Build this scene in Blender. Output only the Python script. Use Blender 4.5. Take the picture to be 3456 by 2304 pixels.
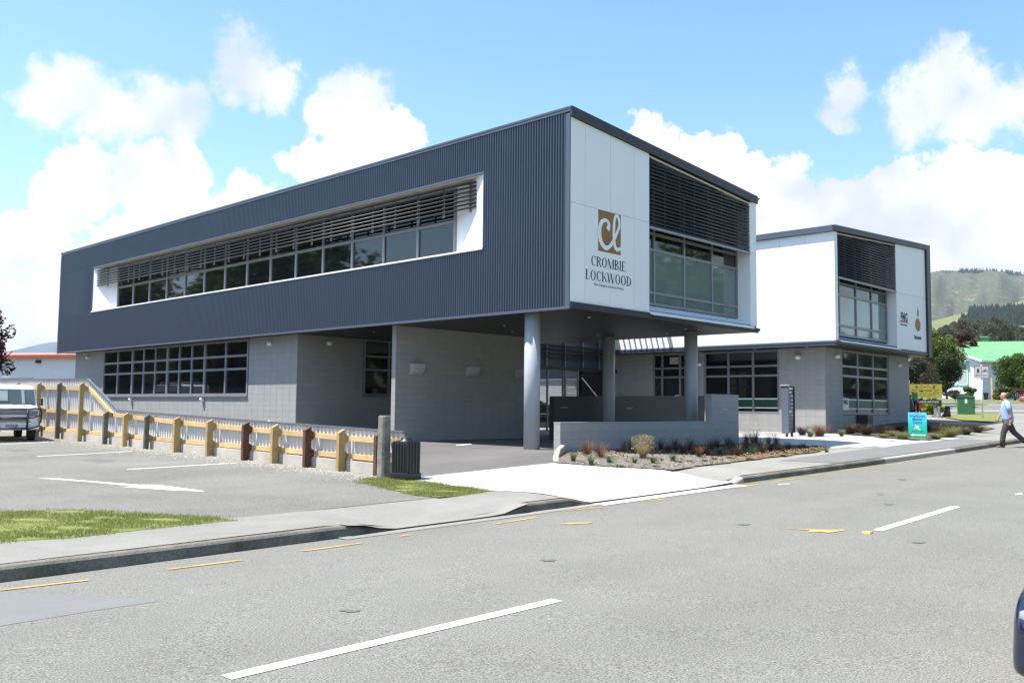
import bpy, math, random
import numpy as np
from mathutils import Vector, Matrix
random.seed(7); RNG = np.random.default_rng(7)
S = bpy.context.scene
C = S.collection
for o in list(bpy.data.objects): bpy.data.objects.remove(o)

# ---------------------------------------------------------------- camera
ZO = 1.6
CAMP = np.array([-16.454, -13.8606, ZO])
YAW, PITCH, ROLL, FPX, PW, PH = .8072, .0725, .0101, 3060.99, 3456.0, 2304.0
FWD = np.array([math.sin(YAW)*math.cos(PITCH), math.cos(YAW)*math.cos(PITCH), math.sin(PITCH)])
_R = np.array([math.cos(YAW), -math.sin(YAW), 0.]); _U = np.cross(_R, FWD)
RT = math.cos(ROLL)*_R + math.sin(ROLL)*_U; UP = -math.sin(ROLL)*_R + math.cos(ROLL)*_U
def ray(x, y): return FWD + RT*(x-PW/2)/FPX - UP*(y-PH/2)/FPX
def dep(x, y, d): return CAMP + ray(x, y)*d            # a survey point read off the photograph at a known distance
def onz(x, y, z):
    r = ray(x, y); return CAMP + r*((z-ZO)/r[2])
cam = bpy.data.cameras.new('camera'); camo = bpy.data.objects.new('camera', cam); C.objects.link(camo)
cam.sensor_width = 36; cam.lens = 36*FPX/PW; cam.clip_start = .05; cam.clip_end = 20000
camo.matrix_world = Matrix(((RT[0], UP[0], -FWD[0], CAMP[0]), (RT[1], UP[1], -FWD[1], CAMP[1]), (RT[2], UP[2], -FWD[2], CAMP[2]), (0, 0, 0, 1)))
S.camera = camo
S.cycles.pixel_filter_type = 'BLACKMAN_HARRIS'; S.cycles.filter_width = 1.4

# ---------------------------------------------------------------- light, sky, exposure
SUN = Vector((-.35, .265, 1.0)).normalized()            # towards the sun
EL = math.asin(SUN.z); ROT = math.atan2(SUN.x, SUN.y)
sl = bpy.data.lights.new('sun', 'SUN'); sl.energy = 5.0; sl.angle = math.radians(.53); sl.color = (1, .955, .875)
so = bpy.data.objects.new('sun', sl); C.objects.link(so); so.location = (-20, 20, 60)
so.rotation_euler = SUN.to_track_quat('Z', 'Y').to_euler()
S.view_settings.view_transform = 'Standard'; S.view_settings.look = 'None'; S.view_settings.gamma = 1
S.view_settings.use_curve_mapping = False; S.view_settings.exposure = 1.05
W = bpy.data.worlds.new('World'); S.world = W; W.use_nodes = True
nt = W.node_tree; nt.nodes.clear()
def N(t, **k):
    n = nt.nodes.new(t)
    for a, b in k.items(): setattr(n, a, b)
    return n
def L(a, b): nt.links.new(a, b)
def mth(op, a, b=None, c=None, cl=False):
    n = N('ShaderNodeMath', operation=op); n.use_clamp = cl
    for i, v in enumerate((a, b, c)):
        if v is None: continue
        if isinstance(v, (int, float)): n.inputs[i].default_value = v
        else: L(v, n.inputs[i])
    return n.outputs[0]
wo = N('ShaderNodeOutputWorld'); bg = N('ShaderNodeBackground'); L(bg.outputs[0], wo.inputs[0]); bg.inputs[1].default_value = .13
sky = N('ShaderNodeTexSky', sky_type='NISHITA'); sky.sun_disc = False; sky.sun_elevation = EL; sky.sun_rotation = ROT
sky.air_density = 1.0; sky.dust_density = .6; sky.ozone_density = .4; sky.altitude = 20
tc = N('ShaderNodeTexCoord'); GEN = tc.outputs['Generated']
def noise3(scale, detail, rough, off=0):
    m = N('ShaderNodeVectorMath', operation='ADD'); L(GEN, m.inputs[0]); m.inputs[1].default_value = (off, off*.7, off*1.3)
    n = N('ShaderNodeTexNoise'); n.inputs['Scale'].default_value = scale; n.inputs['Detail'].default_value = detail
    n.inputs['Roughness'].default_value = rough; L(m.outputs[0], n.inputs['Vector']); return n
# cumulus: puffs at directions round the whole horizon, their edges broken up by fractal noise
nA = noise3(9, 9, .62); nB = noise3(34, 9, .7, 3.1)
wa = N('ShaderNodeVectorMath', operation='SUBTRACT'); L(nA.outputs['Color'], wa.inputs[0]); wa.inputs[1].default_value = (.5, .5, .5)
ws = N('ShaderNodeVectorMath', operation='SCALE'); L(wa.outputs[0], ws.inputs[0]); ws.inputs['Scale'].default_value = .085
wd = N('ShaderNodeVectorMath', operation='ADD'); L(GEN, wd.inputs[0]); L(ws.outputs[0], wd.inputs[1])
K = PW/2352
crisp = [(820,335,120),(735,385,85),(905,345,70),(170,455,105),(85,560,115),(385,440,118),(440,530,135),(300,580,105),(560,450,75),(30,650,120),(190,650,115),
         (1490,345,95),(1610,395,110),(1715,450,105),(1800,470,110),(1900,560,170),(2040,455,90),(2200,450,100),(2300,415,75),(2160,560,170),(2330,520,160),(2000,600,160),(80,780,110),(620,520,120)]
soft = [(165,215,90),(370,255,95),(255,285,85),(110,260,60),(430,240,50),(560,155,85),(640,195,60),(820,205,75),(760,245,50),(2160,215,95),(2110,255,70),(2260,245,85),(2330,220,60),(1940,225,55),(1910,260,40),(2210,290,60)]
def dirs(lst):
    out = []
    for x, y, r in lst:
        d = ray(x*K, y*K); d = d/np.linalg.norm(d); out.append((d, r*K/FPX))
    return out
cr, sf = [(d, r*.86) for d, r in dirs(crisp)], [(d, r*.95) for d, r in dirs(soft)]
rr = random.Random(5)
for i in range(18):                                     # the same sky goes on all round, out of the picture too
    az = YAW + .62 + (2*math.pi-1.24)*(i+.5)/18 + rr.uniform(-.06, .06); el = rr.uniform(.08, .32)
    d = np.array([math.sin(az)*math.cos(el), math.cos(az)*math.cos(el), math.sin(el)])
    (cr if i % 3 else sf).append((d, rr.uniform(.05, .1)))
def union(lst):
    acc = None
    for d, r in lst:
        v = N('ShaderNodeVectorMath', operation='DISTANCE'); L(wd.outputs[0], v.inputs[0]); v.inputs[1].default_value = tuple(d)
        q = mth('MULTIPLY_ADD', v.outputs['Value'], -1/r, 1.0)
        acc = q if acc is None else mth('SMOOTH_MAX', acc, q, .12)
    return acc
def ramp(v, a, b):
    n = N('ShaderNodeMapRange'); n.interpolation_type = 'SMOOTHSTEP'; L(v, n.inputs[0])
    n.inputs[1].default_value = a; n.inputs[2].default_value = b; return n.outputs[0]
fB = mth('MULTIPLY_ADD', nB.outputs['Fac'], 1.15, -.575)
def billow(scale, amp):                                 # cauliflower lumps
    v = N('ShaderNodeTexVoronoi'); v.feature = 'SMOOTH_F1'; v.inputs['Scale'].default_value = scale; v.inputs['Smoothness'].default_value = .35; L(wd.outputs[0], v.inputs['Vector']); return mth('MULTIPLY_ADD', v.outputs['Distance'], -amp, amp*.5)
bB = billow(20, .7); fC = mth('ADD', fB, bB)
dC = mth('ADD', union(cr), fC); dS = mth('ADD', union(sf), mth('ADD', mth('MULTIPLY', fB, 1.5), mth('MULTIPLY', bB, .5)))
cC = ramp(dC, -.07, .13); cS = mth('MULTIPLY', ramp(dS, -.2, .5), .9)
cov = mth('MAXIMUM', cC, cS)
# thin veil that fills the gaps towards the horizon
sep = N('ShaderNodeSeparateXYZ'); L(GEN, sep.inputs[0])
hz = ramp(sep.outputs['Z'], .26, .02)
nV = noise3(5, 6, .6, 7.7)
veil = mth('MULTIPLY', hz, ramp(nV.outputs['Fac'], .38, .72)); cov = mth('MAXIMUM', cov, mth('MULTIPLY', veil, .5))
nS = noise3(6, 5, .55, 1.7)
shade = ramp(mth('ADD', nS.outputs['Fac'], mth('MULTIPLY', bB, .35)), .33, .62)
cm = N('ShaderNodeMix', data_type='RGBA'); L(shade, cm.inputs['Factor']); cm.inputs['A'].default_value = (2.9, 3.15, 3.6, 1); cm.inputs['B'].default_value = (4.2, 4.25, 4.35, 1)
mx = N('ShaderNodeMix', data_type='RGBA'); L(cov, mx.inputs['Factor']); hs = N('ShaderNodeHueSaturation'); hs.inputs['Saturation'].default_value = 1.18; hs.inputs['Hue'].default_value = .493; L(sky.outputs[0], hs.inputs['Color']); L(hs.outputs[0], mx.inputs['A']); L(cm.outputs['Result'], mx.inputs['B'])
L(mx.outputs['Result'], bg.inputs[0])

# ---------------------------------------------------------------- helpers: materials
MATS = {}
def pm(name, col, rough=.6, metal=0., var=.12, scale=4., bump=0., bscale=60., spec=.5, rnd=0., col2=None, detail=5, speck=0., spscale=300.):
    """procedural material: two-tone fractal variation, optional speckle, per-object variation and fine relief"""
    m = bpy.data.materials.new(name); m.use_nodes = True; t = m.node_tree; nd = t.nodes; b = nd['Principled BSDF']
    b.inputs['Roughness'].default_value = rough; b.inputs['Metallic'].default_value = metal; b.inputs['Specular IOR Level'].default_value = spec
    tcx = nd.new('ShaderNodeTexCoord'); v = tcx.outputs['Object']
    n = nd.new('ShaderNodeTexNoise'); n.inputs['Scale'].default_value = scale; n.inputs['Detail'].default_value = detail; n.inputs['Roughness'].default_value = .6; t.links.new(v, n.inputs['Vector'])
    mr = nd.new('ShaderNodeMapRange'); mr.inputs[1].default_value = .3; mr.inputs[2].default_value = .7; t.links.new(n.outputs['Fac'], mr.inputs[0])
    mix = nd.new('ShaderNodeMix'); mix.data_type = 'RGBA'; t.links.new(mr.outputs[0], mix.inputs['Factor'])
    c = np.array(col); c2 = np.array(col2) if col2 is not None else c*(1+var)
    c1 = c if col2 is not None else c*(1-var)
    mix.inputs['A'].default_value = (*c1, 1); mix.inputs['B'].default_value = (*np.clip(c2, 0, 1), 1)
    out = mix.outputs['Result']
    if speck:
        s = nd.new('ShaderNodeTexNoise'); s.inputs['Scale'].default_value = spscale; s.inputs['Detail'].default_value = 2; t.links.new(v, s.inputs['Vector'])
        sm = nd.new('ShaderNodeMapRange'); sm.inputs[1].default_value = .3; sm.inputs[2].default_value = .7; sm.inputs[3].default_value = 1-speck; sm.inputs[4].default_value = 1+speck
        t.links.new(s.outputs['Fac'], sm.inputs[0])
        mu = nd.new('ShaderNodeVectorMath'); mu.operation = 'SCALE'; t.links.new(out, mu.inputs[0]); t.links.new(sm.outputs[0], mu.inputs['Scale']); out = mu.outputs[0]
    if rnd:
        oi = nd.new('ShaderNodeObjectInfo'); rm = nd.new('ShaderNodeMapRange'); rm.inputs[3].default_value = 1-rnd; rm.inputs[4].default_value = 1+rnd
        t.links.new(oi.outputs['Random'], rm.inputs[0])
        mu = nd.new('ShaderNodeVectorMath'); mu.operation = 'SCALE'; t.links.new(out, mu.inputs[0]); t.links.new(rm.outputs[0], mu.inputs['Scale']); out = mu.outputs[0]
    t.links.new(out, b.inputs['Base Color'])
    if bump:
        bn = nd.new('ShaderNodeTexNoise'); bn.inputs['Scale'].default_value = bscale; bn.inputs['Detail'].default_value = 3; t.links.new(v, bn.inputs['Vector'])
        bp = nd.new('ShaderNodeBump'); bp.inputs['Strength'].default_value = bump; bp.inputs['Distance'].default_value = .01
        t.links.new(bn.outputs['Fac'], bp.inputs['Height']); t.links.new(bp.outputs[0], b.inputs['Normal'])
    MATS[name] = m; return m
def leafmat(name, col, col2, trans=.35, rough=.5):
    m = bpy.data.materials.new(name); m.use_nodes = True; t = m.node_tree; nd = t.nodes; b = nd['Principled BSDF']; b.inputs['Roughness'].default_value = rough
    b.inputs['Specular IOR Level'].default_value = .3
    g = nd.new('ShaderNodeNewGeometry'); mix = nd.new('ShaderNodeMix'); mix.data_type = 'RGBA'
    t.links.new(g.outputs['Random Per Island'], mix.inputs['Factor']); mix.inputs['A'].default_value = (*col, 1); mix.inputs['B'].default_value = (*col2, 1)
    t.links.new(mix.outputs['Result'], b.inputs['Base Color'])
    tr = nd.new('ShaderNodeBsdfTranslucent'); t.links.new(mix.outputs['Result'], tr.inputs['Color'])
    ms = nd.new('ShaderNodeMixShader'); ms.inputs[0].default_value = trans; t.links.new(b.outputs[0], ms.inputs[1]); t.links.new(tr.outputs[0], ms.inputs[2])
    t.links.new(ms.outputs[0], nd['Material Output'].inputs[0]); MATS[name] = m; return m

# ---------------------------------------------------------------- helpers: objects
ORG = {}
def link(o): C.objects.link(o); return o
def tag(o, label=None, cat=None, group=None, kind=None):
    if label: o['label'] = label
    if cat: o['category'] = cat
    if group: o['group'] = group
    if kind: o['kind'] = kind
    return o
def thing(name, loc, label, cat, group=None, rz=0., local=False):
    o = link(bpy.data.objects.new(name, None)); o.location = loc; o.rotation_euler = (0, 0, rz); o.empty_display_size = .3
    ORG[o.name] = Vector((0, 0, 0)) if local else Vector(loc)
    return tag(o, label, cat, group)
def org(parent): return ORG.get(parent.name, Vector((0, 0, 0))) if parent is not None else Vector((0, 0, 0))
def inst(name, me, parent, loc, rot=(0, 0, 0)):
    o = link(bpy.data.objects.new(name, me)); og = org(parent); o.parent = parent; ORG[o.name] = og
    o.location = Vector(loc) - og; o.rotation_euler = rot; return o
class MB:
    def __init__(s): s.v = []; s.f = []; s.sm = []
    def add(s, vs, fs, smooth=False):
        b = len(s.v); s.v += [tuple(v) for v in vs]; s.f += [tuple(i+b for i in f) for f in fs]; s.sm += [smooth]*len(fs); return s
    def box(s, x0, x1, y0, y1, z0, z1):
        return s.add([(x0,y0,z0),(x1,y0,z0),(x1,y1,z0),(x0,y1,z0),(x0,y0,z1),(x1,y0,z1),(x1,y1,z1),(x0,y1,z1)],
                     [(0,3,2,1),(4,5,6,7),(0,1,5,4),(1,2,6,5),(2,3,7,6),(3,0,4,7)])
    def quad(s, *p): return s.add(p, [tuple(range(len(p)))])
    def prism(s, poly, vec, smooth=False):
        n = len(poly); vec = Vector(vec); p = [Vector(q) for q in poly]
        nn = Vector((0, 0, 0))
        for i in range(n): nn += p[i].cross(p[(i+1) % n])
        if nn.dot(vec) > 0: p.reverse()
        return s._pr(p, vec, n, smooth)
    def _pr(s, p, vec, n, smooth):
        s.add(p, [tuple(range(n))]); s.add([q+vec for q in p], [tuple(range(n-1, -1, -1))])
        for i in range(n):
            j = (i+1) % n
            s.add([p[i], p[i]+vec, p[j]+vec, p[j]], [(0, 1, 2, 3)], smooth)
        return s
    def rings(s, rings, caps=True, smooth=True):
        n = len(rings[0]); b = len(s.v)
        for r in rings: s.v += [tuple(q) for q in r]
        for k in range(len(rings)-1):
            for i in range(n):
                j = (i+1) % n
                s.f.append((b+k*n+i, b+k*n+j, b+(k+1)*n+j, b+(k+1)*n+i)); s.sm.append(smooth)
        if caps:
            s.f.append(tuple(b+i for i in range(n-1, -1, -1))); s.sm.append(False)
            s.f.append(tuple(b+(len(rings)-1)*n+i for i in range(n))); s.sm.append(False)
        return s
    def tube(s, path, rad, n=8, caps=True):
        P = [Vector(p) for p in path]; R = rad if isinstance(rad, (list, tuple)) else [rad]*len(P); rs = []; u = None
        for i, p in enumerate(P):
            t = (P[min(i+1, len(P)-1)] - P[max(i-1, 0)]).normalized()
            u = (t.cross(Vector((0, 0, 1)) if abs(t.z) < .95 else Vector((1, 0, 0))) if u is None else u-t*u.dot(t)).normalized(); w = t.cross(u)
            rs.append([p + (u*math.cos(a) - w*math.sin(a))*R[i] for a in [2*math.pi*k/n for k in range(n)]])
        return s.rings(rs, caps)
    def cyl(s, p0, p1, r0, r1=None, n=16): return s.tube([p0, p1], [r0, r0 if r1 is None else r1], n)
    def lathe(s, c, prof, n=20):
        return s.rings([[(c[0]+r*math.cos(2*math.pi*k/n), c[1]+r*math.sin(2*math.pi*k/n), c[2]+z) for k in range(n)] for r, z in prof])
    def ellip(s, c, r, n=12, m=8):
        return s.rings([[(c[0]+r[0]*math.sin(a)*math.cos(2*math.pi*k/n), c[1]+r[1]*math.sin(a)*math.sin(2*math.pi*k/n), c[2]-r[2]*math.cos(a)) for k in range(n)] for a in [max(.02, min(math.pi-.02, math.pi*i/m)) for i in range(m+1)]])
    def mesh(s, name, mat, off=Vector((0, 0, 0))):
        me = bpy.data.meshes.new(name); me.from_pydata([(v[0]-off.x, v[1]-off.y, v[2]-off.z) for v in s.v], [], s.f)
        me.polygons.foreach_set('use_smooth', s.sm); me.materials.append(mat); me.update(); return me
    def build(s, name, mat, parent=None, bevel=0., seg=1, sub=0):
        og = org(parent); o = link(bpy.data.objects.new(name, s.mesh(name, mat, og)))
        if parent is not None: o.parent = parent; ORG[o.name] = og
        if bevel:
            b = o.modifiers.new('bevel', 'BEVEL'); b.width = bevel; b.segments = seg; b.limit_method = 'ANGLE'; b.angle_limit = math.radians(35)
        if sub:
            b = o.modifiers.new('sub', 'SUBSURF'); b.levels = sub; b.render_levels = sub
        return o
def npmesh(name, v, f, mat, parent=None, smooth=False):
    """mesh from arrays: v (n,3), f (m,k) with k = 3 or 4"""
    og = org(parent); v = np.asarray(v, dtype=np.float32) - np.array(og, dtype=np.float32); f = np.asarray(f, dtype=np.int32); k = f.shape[1]
    me = bpy.data.meshes.new(name); me.vertices.add(len(v)); me.vertices.foreach_set('co', v.ravel())
    me.loops.add(f.size); me.loops.foreach_set('vertex_index', f.ravel()); me.polygons.add(len(f))
    me.polygons.foreach_set('loop_start', np.arange(0, f.size, k, dtype=np.int32)); me.polygons.foreach_set('loop_total', np.full(len(f), k, dtype=np.int32))
    me.polygons.foreach_set('use_smooth', np.full(len(f), smooth)); me.update(calc_edges=True); me.validate(); me.materials.append(mat)
    o = link(bpy.data.objects.new(name, me))
    if parent is not None: o.parent = parent; ORG[o.name] = og
    return o
def textmesh(txt, size=1., align='LEFT', bold=0., extrude=.0):
    cu = bpy.data.curves.new('lettering', 'FONT'); cu.body = txt; cu.size = size; cu.align_x = align; cu.offset = bold; cu.extrude = extrude; cu.resolution_u = 3
    o = bpy.data.objects.new('lettering', cu); C.objects.link(o); dg = bpy.context.evaluated_depsgraph_get(); dg.update()
    me = bpy.data.meshes.new_from_object(o.evaluated_get(dg)); bpy.data.objects.remove(o); bpy.data.curves.remove(cu); return me
def text(name, txt, size, mat, parent, loc, xdir, ydir, align='CENTER', bold=0., sx=1.):
    """flat lettering: xdir reading direction, ydir up"""
    me = textmesh(txt, size, align, bold); me.materials.clear(); me.materials.append(mat)
    xd, yd = Vector(xdir).normalized(), Vector(ydir).normalized(); zd = xd.cross(yd); og = org(parent); l = Vector(loc)-og
    me.transform(Matrix(((xd.x*sx, yd.x, zd.x, l.x), (xd.y*sx, yd.y, zd.y, l.y), (xd.z*sx, yd.z, zd.z, l.z), (0, 0, 0, 1))))
    o = link(bpy.data.objects.new(name, me)); o.parent = parent
    if parent is not None: ORG[o.name] = og
    return o

# ---------------------------------------------------------------- materials
M = MATS
pm('asphalt_road', (.164,.161,.145), .9, var=.06, scale=.35, bump=.5, bscale=130, spec=.25, speck=.48, spscale=75, detail=8)
pm('asphalt_drive', (.118,.113,.109), .85, var=.12, scale=.5, bump=.3, bscale=200, spec=.3, speck=.18, spscale=90)
pm('asphalt_lot', (.158,.154,.14), .9, var=.14, scale=.3, bump=.55, bscale=110, spec=.25, speck=.4, spscale=50, detail=8)
pm('asphalt_patch', (.152,.152,.150), .85, var=.08, scale=1, bump=.25, bscale=200, spec=.3, speck=.1, spscale=90)
pm('concrete_white', (.47,.46,.435), .85, var=.08, scale=.8, bump=.25, bscale=40, spec=.25, speck=.07, spscale=60)
pm('concrete_path', (.215,.21,.19), .9, var=.13, scale=.5, bump=.25, bscale=70, spec=.25, speck=.12, spscale=60, detail=8)
pm('concrete_new', (.38,.355,.31), .85, var=.08, scale=1.2, bump=.2, bscale=60, spec=.25)
pm('concrete_kerb', (.085,.08,.066), .9, col2=(.20,.185,.155), scale=2.2, bump=.5, bscale=45, spec=.2, speck=.22, spscale=40, detail=9)
pm('paver', (.42,.42,.41), .85, var=.08, scale=1.5, bump=.2, bscale=80, spec=.25, rnd=.05)
pm('paint_white', (.78,.78,.76), .7, var=.08, scale=3, bump=.3, bscale=150, spec=.3, speck=.1, spscale=60)
pm('paint_yellow', (.44,.29,.10), .7, var=.3, scale=3, bump=.3, bscale=150, spec=.3, speck=.25, spscale=45)
pm('cladding', (.050,.066,.102), .38, var=.05, scale=.6, spec=.5)
pm('flashing', (.07,.088,.125), .4, var=.05, scale=.6, spec=.5)
pm('fascia_dark', (.022,.024,.028), .45, var=.1, scale=1, spec=.5)
pm('panel_white', (.80,.81,.83), .5, var=.015, scale=.7, spec=.35, rnd=.01)
pm('panel_back', (.3,.3,.31), .8)
pm('cream', (.62,.57,.48), .7, var=.03)
pm('block', (.315,.315,.31), .75, var=.05, scale=2.5, bump=.25, bscale=55, spec=.3, rnd=.035)
pm('mortar', (.285,.285,.282), .85, var=.05, scale=3, bump=.2, bscale=60, spec=.2)
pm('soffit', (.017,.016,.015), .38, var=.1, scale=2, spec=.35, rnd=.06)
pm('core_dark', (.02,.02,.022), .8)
pm('alu', (.235,.245,.265), .4, metal=.25, var=.05, scale=3, spec=.5)
pm('alu_dark', (.013,.015,.020), .45, metal=.0, var=.05, spec=.5)
pm('bracket', (.30,.32,.34), .45, metal=.3)
pm('glass', (.006,.007,.009), .03, var=.3, scale=.2, spec=.8)
pm('glass_blind', (.15,.195,.19), .035, var=.08, scale=.3, spec=1.0)
pm('column_paint', (.36,.39,.43), .5, var=.03, scale=2, spec=.4)
pm('lamp_grey', (.42,.43,.45), .4, var=.05)
pm('lamp_white', (.8,.8,.78), .35, var=.03)
pm('logo_gold', (.24,.125,.025), .45, var=.22, scale=3)
pm('ink', (.02,.022,.026), .6); pm('ink_brown', (.2,.12,.05), .6); pm('ink_green', (.015,.05,.03), .6); pm('ink_tan', (.35,.27,.17), .6); pm('ink_navy', (.015,.014,.035), .6)
pm('emblem_orange', (.34,.13,.03), .5, col2=(.2,.14,.04), scale=7)
pm('timber', (.53,.345,.155), .8, col2=(.66,.47,.24), scale=3.5, bump=.3, bscale=25, spec=.25, rnd=.12)
pm('timber_tan', (.36,.245,.10), .8, col2=(.47,.34,.16), scale=5, bump=.35, bscale=30, spec=.25, rnd=.1)
pm('timber_green', (.27,.205,.085), .8, col2=(.38,.30,.14), scale=5, bump=.35, bscale=30, spec=.25, rnd=.12)
pm('timber_grey', (.085,.08,.065), .8, col2=(.15,.14,.115), scale=5, bump=.35, bscale=30, spec=.25, rnd=.1)
pm('timber_brown', (.085,.04,.024), .75, col2=(.14,.07,.042), scale=5, bump=.35, bscale=30, spec=.3, rnd=.1)
pm('zinc', (.60,.61,.63), .5, metal=.0, var=.04, scale=1, spec=.5)
pm('zinc_cap', (.14,.155,.2), .4, metal=.2)
pm('plinth', (.40,.36,.31), .9, col2=(.55,.51,.46), scale=2, bump=.5, bscale=30, spec=.2)
pm('concrete_post', (.13,.12,.10), .9, col2=(.30,.285,.255), scale=6, bump=.6, bscale=35, spec=.2, detail=9)
pm('bin_black', (.016,.017,.019), .38, var=.2, scale=4, spec=.5)
pm('gravel', (.30,.285,.25), .9, var=.3, scale=9, bump=.8, bscale=60, spec=.2, speck=.5, spscale=30)
pm('mulch', (.10,.068,.043), .95, col2=(.23,.165,.105), scale=6, bump=.9, bscale=50, spec=.15, speck=.4, spscale=40)
pm('soil', (.10,.08,.058), .95, var=.25, scale=5, bump=.8, bscale=40, spec=.15)
pm('turf', (.12,.15,.035), .95, col2=(.2,.2,.08), scale=2.5, bump=.5, bscale=60, spec=.15)
pm('field', (.12,.125,.075), .95, col2=(.16,.16,.10), scale=.05, spec=.1)
pm('bark', (.10,.075,.055), .9, var=.3, scale=9, bump=.6, bscale=30, spec=.2)
leafmat('grass', (.12,.18,.03), (.38,.36,.14), .4)
leafmat('leaf_mid', (.045,.085,.016), (.10,.16,.03)); leafmat('leaf_bright', (.065,.105,.018), (.15,.19,.04)); leafmat('leaf_dark', (.022,.042,.014), (.055,.08,.025))
leafmat('leaf_brown', (.05,.045,.03), (.12,.10,.07)); leafmat('leaf_purple', (.05,.018,.014), (.10,.04,.025)); leafmat('leaf_lime', (.16,.23,.015), (.38,.42,.06), .45)
leafmat('tussock_red', (.13,.055,.03), (.22,.11,.06), .3); leafmat('tussock_gold', (.30,.22,.09), (.46,.37,.2), .35); leafmat('tussock_green', (.045,.09,.03), (.09,.16,.055), .35)
leafmat('tussock_dark', (.05,.035,.022), (.10,.07,.045), .25); leafmat('tussock_olive', (.13,.15,.045), (.24,.25,.10), .35); leafmat('conifer', (.014,.028,.018), (.03,.05,.028), .15)
leafmat('conifer_grey', (.055,.065,.035), (.13,.135,.075), .2)

# wheel tracks and long stains down the street: broad bands that vary along it
def lengthwise(m, k=.16):
    t = m.node_tree; nd = t.nodes; b = nd['Principled BSDF']; src = b.inputs['Base Color'].links[0].from_socket
    tcx = nd.new('ShaderNodeTexCoord'); mp = nd.new('ShaderNodeMapping'); mp.inputs['Scale'].default_value = (.05, .9, 1); t.links.new(tcx.outputs['Object'], mp.inputs[0])
    n = nd.new('ShaderNodeTexNoise'); n.inputs['Scale'].default_value = 1.; n.inputs['Detail'].default_value = 4; t.links.new(mp.outputs[0], n.inputs['Vector'])
    n2 = nd.new('ShaderNodeTexNoise'); n2.inputs['Scale'].default_value = .8; n2.inputs['Detail'].default_value = 7; n2.inputs['Roughness'].default_value = .7; t.links.new(tcx.outputs['Object'], n2.inputs['Vector'])
    ad = nd.new('ShaderNodeMath'); ad.operation = 'ADD'; t.links.new(n.outputs['Fac'], ad.inputs[0]); t.links.new(n2.outputs['Fac'], ad.inputs[1])
    mr = nd.new('ShaderNodeMapRange'); mr.inputs[1].default_value = .75; mr.inputs[2].default_value = 1.25; mr.inputs[3].default_value = 1-k; mr.inputs[4].default_value = 1+k; t.links.new(ad.outputs[0], mr.inputs[0])
    mu = nd.new('ShaderNodeVectorMath'); mu.operation = 'SCALE'; t.links.new(src, mu.inputs[0]); t.links.new(mr.outputs[0], mu.inputs['Scale']); t.links.new(mu.outputs[0], b.inputs['Base Color'])
lengthwise(M['asphalt_road'], .07); lengthwise(M['asphalt_lot'], .1); lengthwise(M['concrete_path'], .12); lengthwise(M['concrete_white'], .07); lengthwise(M['asphalt_drive'], .12)
# ---------------------------------------------------------------- the lie of the land
def ip(x, pts): return np.interp(x, [p[0] for p in pts], [p[1] for p in pts])
def G(x):                                               # gutter along the building's side of the street
    x = np.clip(np.asarray(x, float), -37, 70); return ZO - 1.455 + .0165*x + .00022*x*x
KY = -4.7                                               # kerb line
P_ = [(-6,-1.36),(-5.2,-1.33),(-1.4,-1.2),(0,-1.09),(9,-1.05),(12.5,-.95),(17,-.9),(26,-.62),(40,-.1)]
Q_ = [(-6,-1.3),(-5.2,-1.25),(-1,-1.06),(0,-1.04),(9,-1.03),(12.5,-.93),(17,-.87),(26,-.55),(40,0)]
E_ = [(20,-1.3),(30,-1.02),(33,-.93),(38,-.62),(44,-.36),(53,-.2),(66,.55),(72,.7),(85,1.3),(120,2.5),(400,8),(3000,30)]
def sstep(t): t = np.clip(t, 0, 1); return t*t*(3-2*t)
def site(x, y):
    x = np.asarray(x, float); y = np.asarray(y, float)
    k = G(x)+.14; p = ip(x, P_)+ZO; q = ip(x, Q_)+ZO
    z = np.where(y < -.8, k+(p-k)*np.clip((y+4.55)/3.75, 0, 1), p+(q-p)*np.clip((y+.8)/2.8, 0, 1))
    d = (x+16.454)*.7224+(y+13.86)*.6915; e = ip(d, E_)+ZO
    e = np.where(y < -.8, np.minimum(e, k+.16+(e-k)*np.clip((y+4.55)/3.75, 0, 1)), e)
    w = sstep((x-17)/7)*sstep((y+4.6)/3); return z*(1-w)+e*w
def lot(x, y):
    x = np.asarray(x, float); y = np.asarray(y, float)
    z = ZO-1.34+.012*np.clip(y, -6, 25)+.013*(np.maximum(x, -40)+5.5); k = G(x)+.14; t = sstep((y+4.55)/2.2)
    return k*(1-t)+z*t
def land(x, y):
    x = np.asarray(x, float); y = np.asarray(y, float)
    w = sstep((x+5.6)/.4); z = lot(x, y)*(1-w)+site(x, y)*w
    r = np.where(y < KY, G(x)-.02, z); d = (x+16.454)*.7224+(y+13.86)*.6915
    far = ip(d, E_)+ZO; f = sstep((np.hypot(x, y)-60)/40); return r*(1-f)+np.where(d > 60, far, r)*f
def sheet(name, xs, ys, zf, off, mat, parent=None, keep=None):
    X, Y = np.meshgrid(np.asarray(xs, float), np.asarray(ys, float)); Zz = zf(X, Y)+off; n = len(xs)
    v = np.stack([X.ravel(), Y.ravel(), Zz.ravel()], 1); f = []
    for j in range(len(ys)-1):
        for i in range(n-1):
            if keep and not keep((xs[i]+xs[i+1])/2, (ys[j]+ys[j+1])/2): continue
            f.append((j*n+i, j*n+i+1, (j+1)*n+i+1, (j+1)*n+i))
    return npmesh(name, v, f, mat, parent, True)
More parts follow.
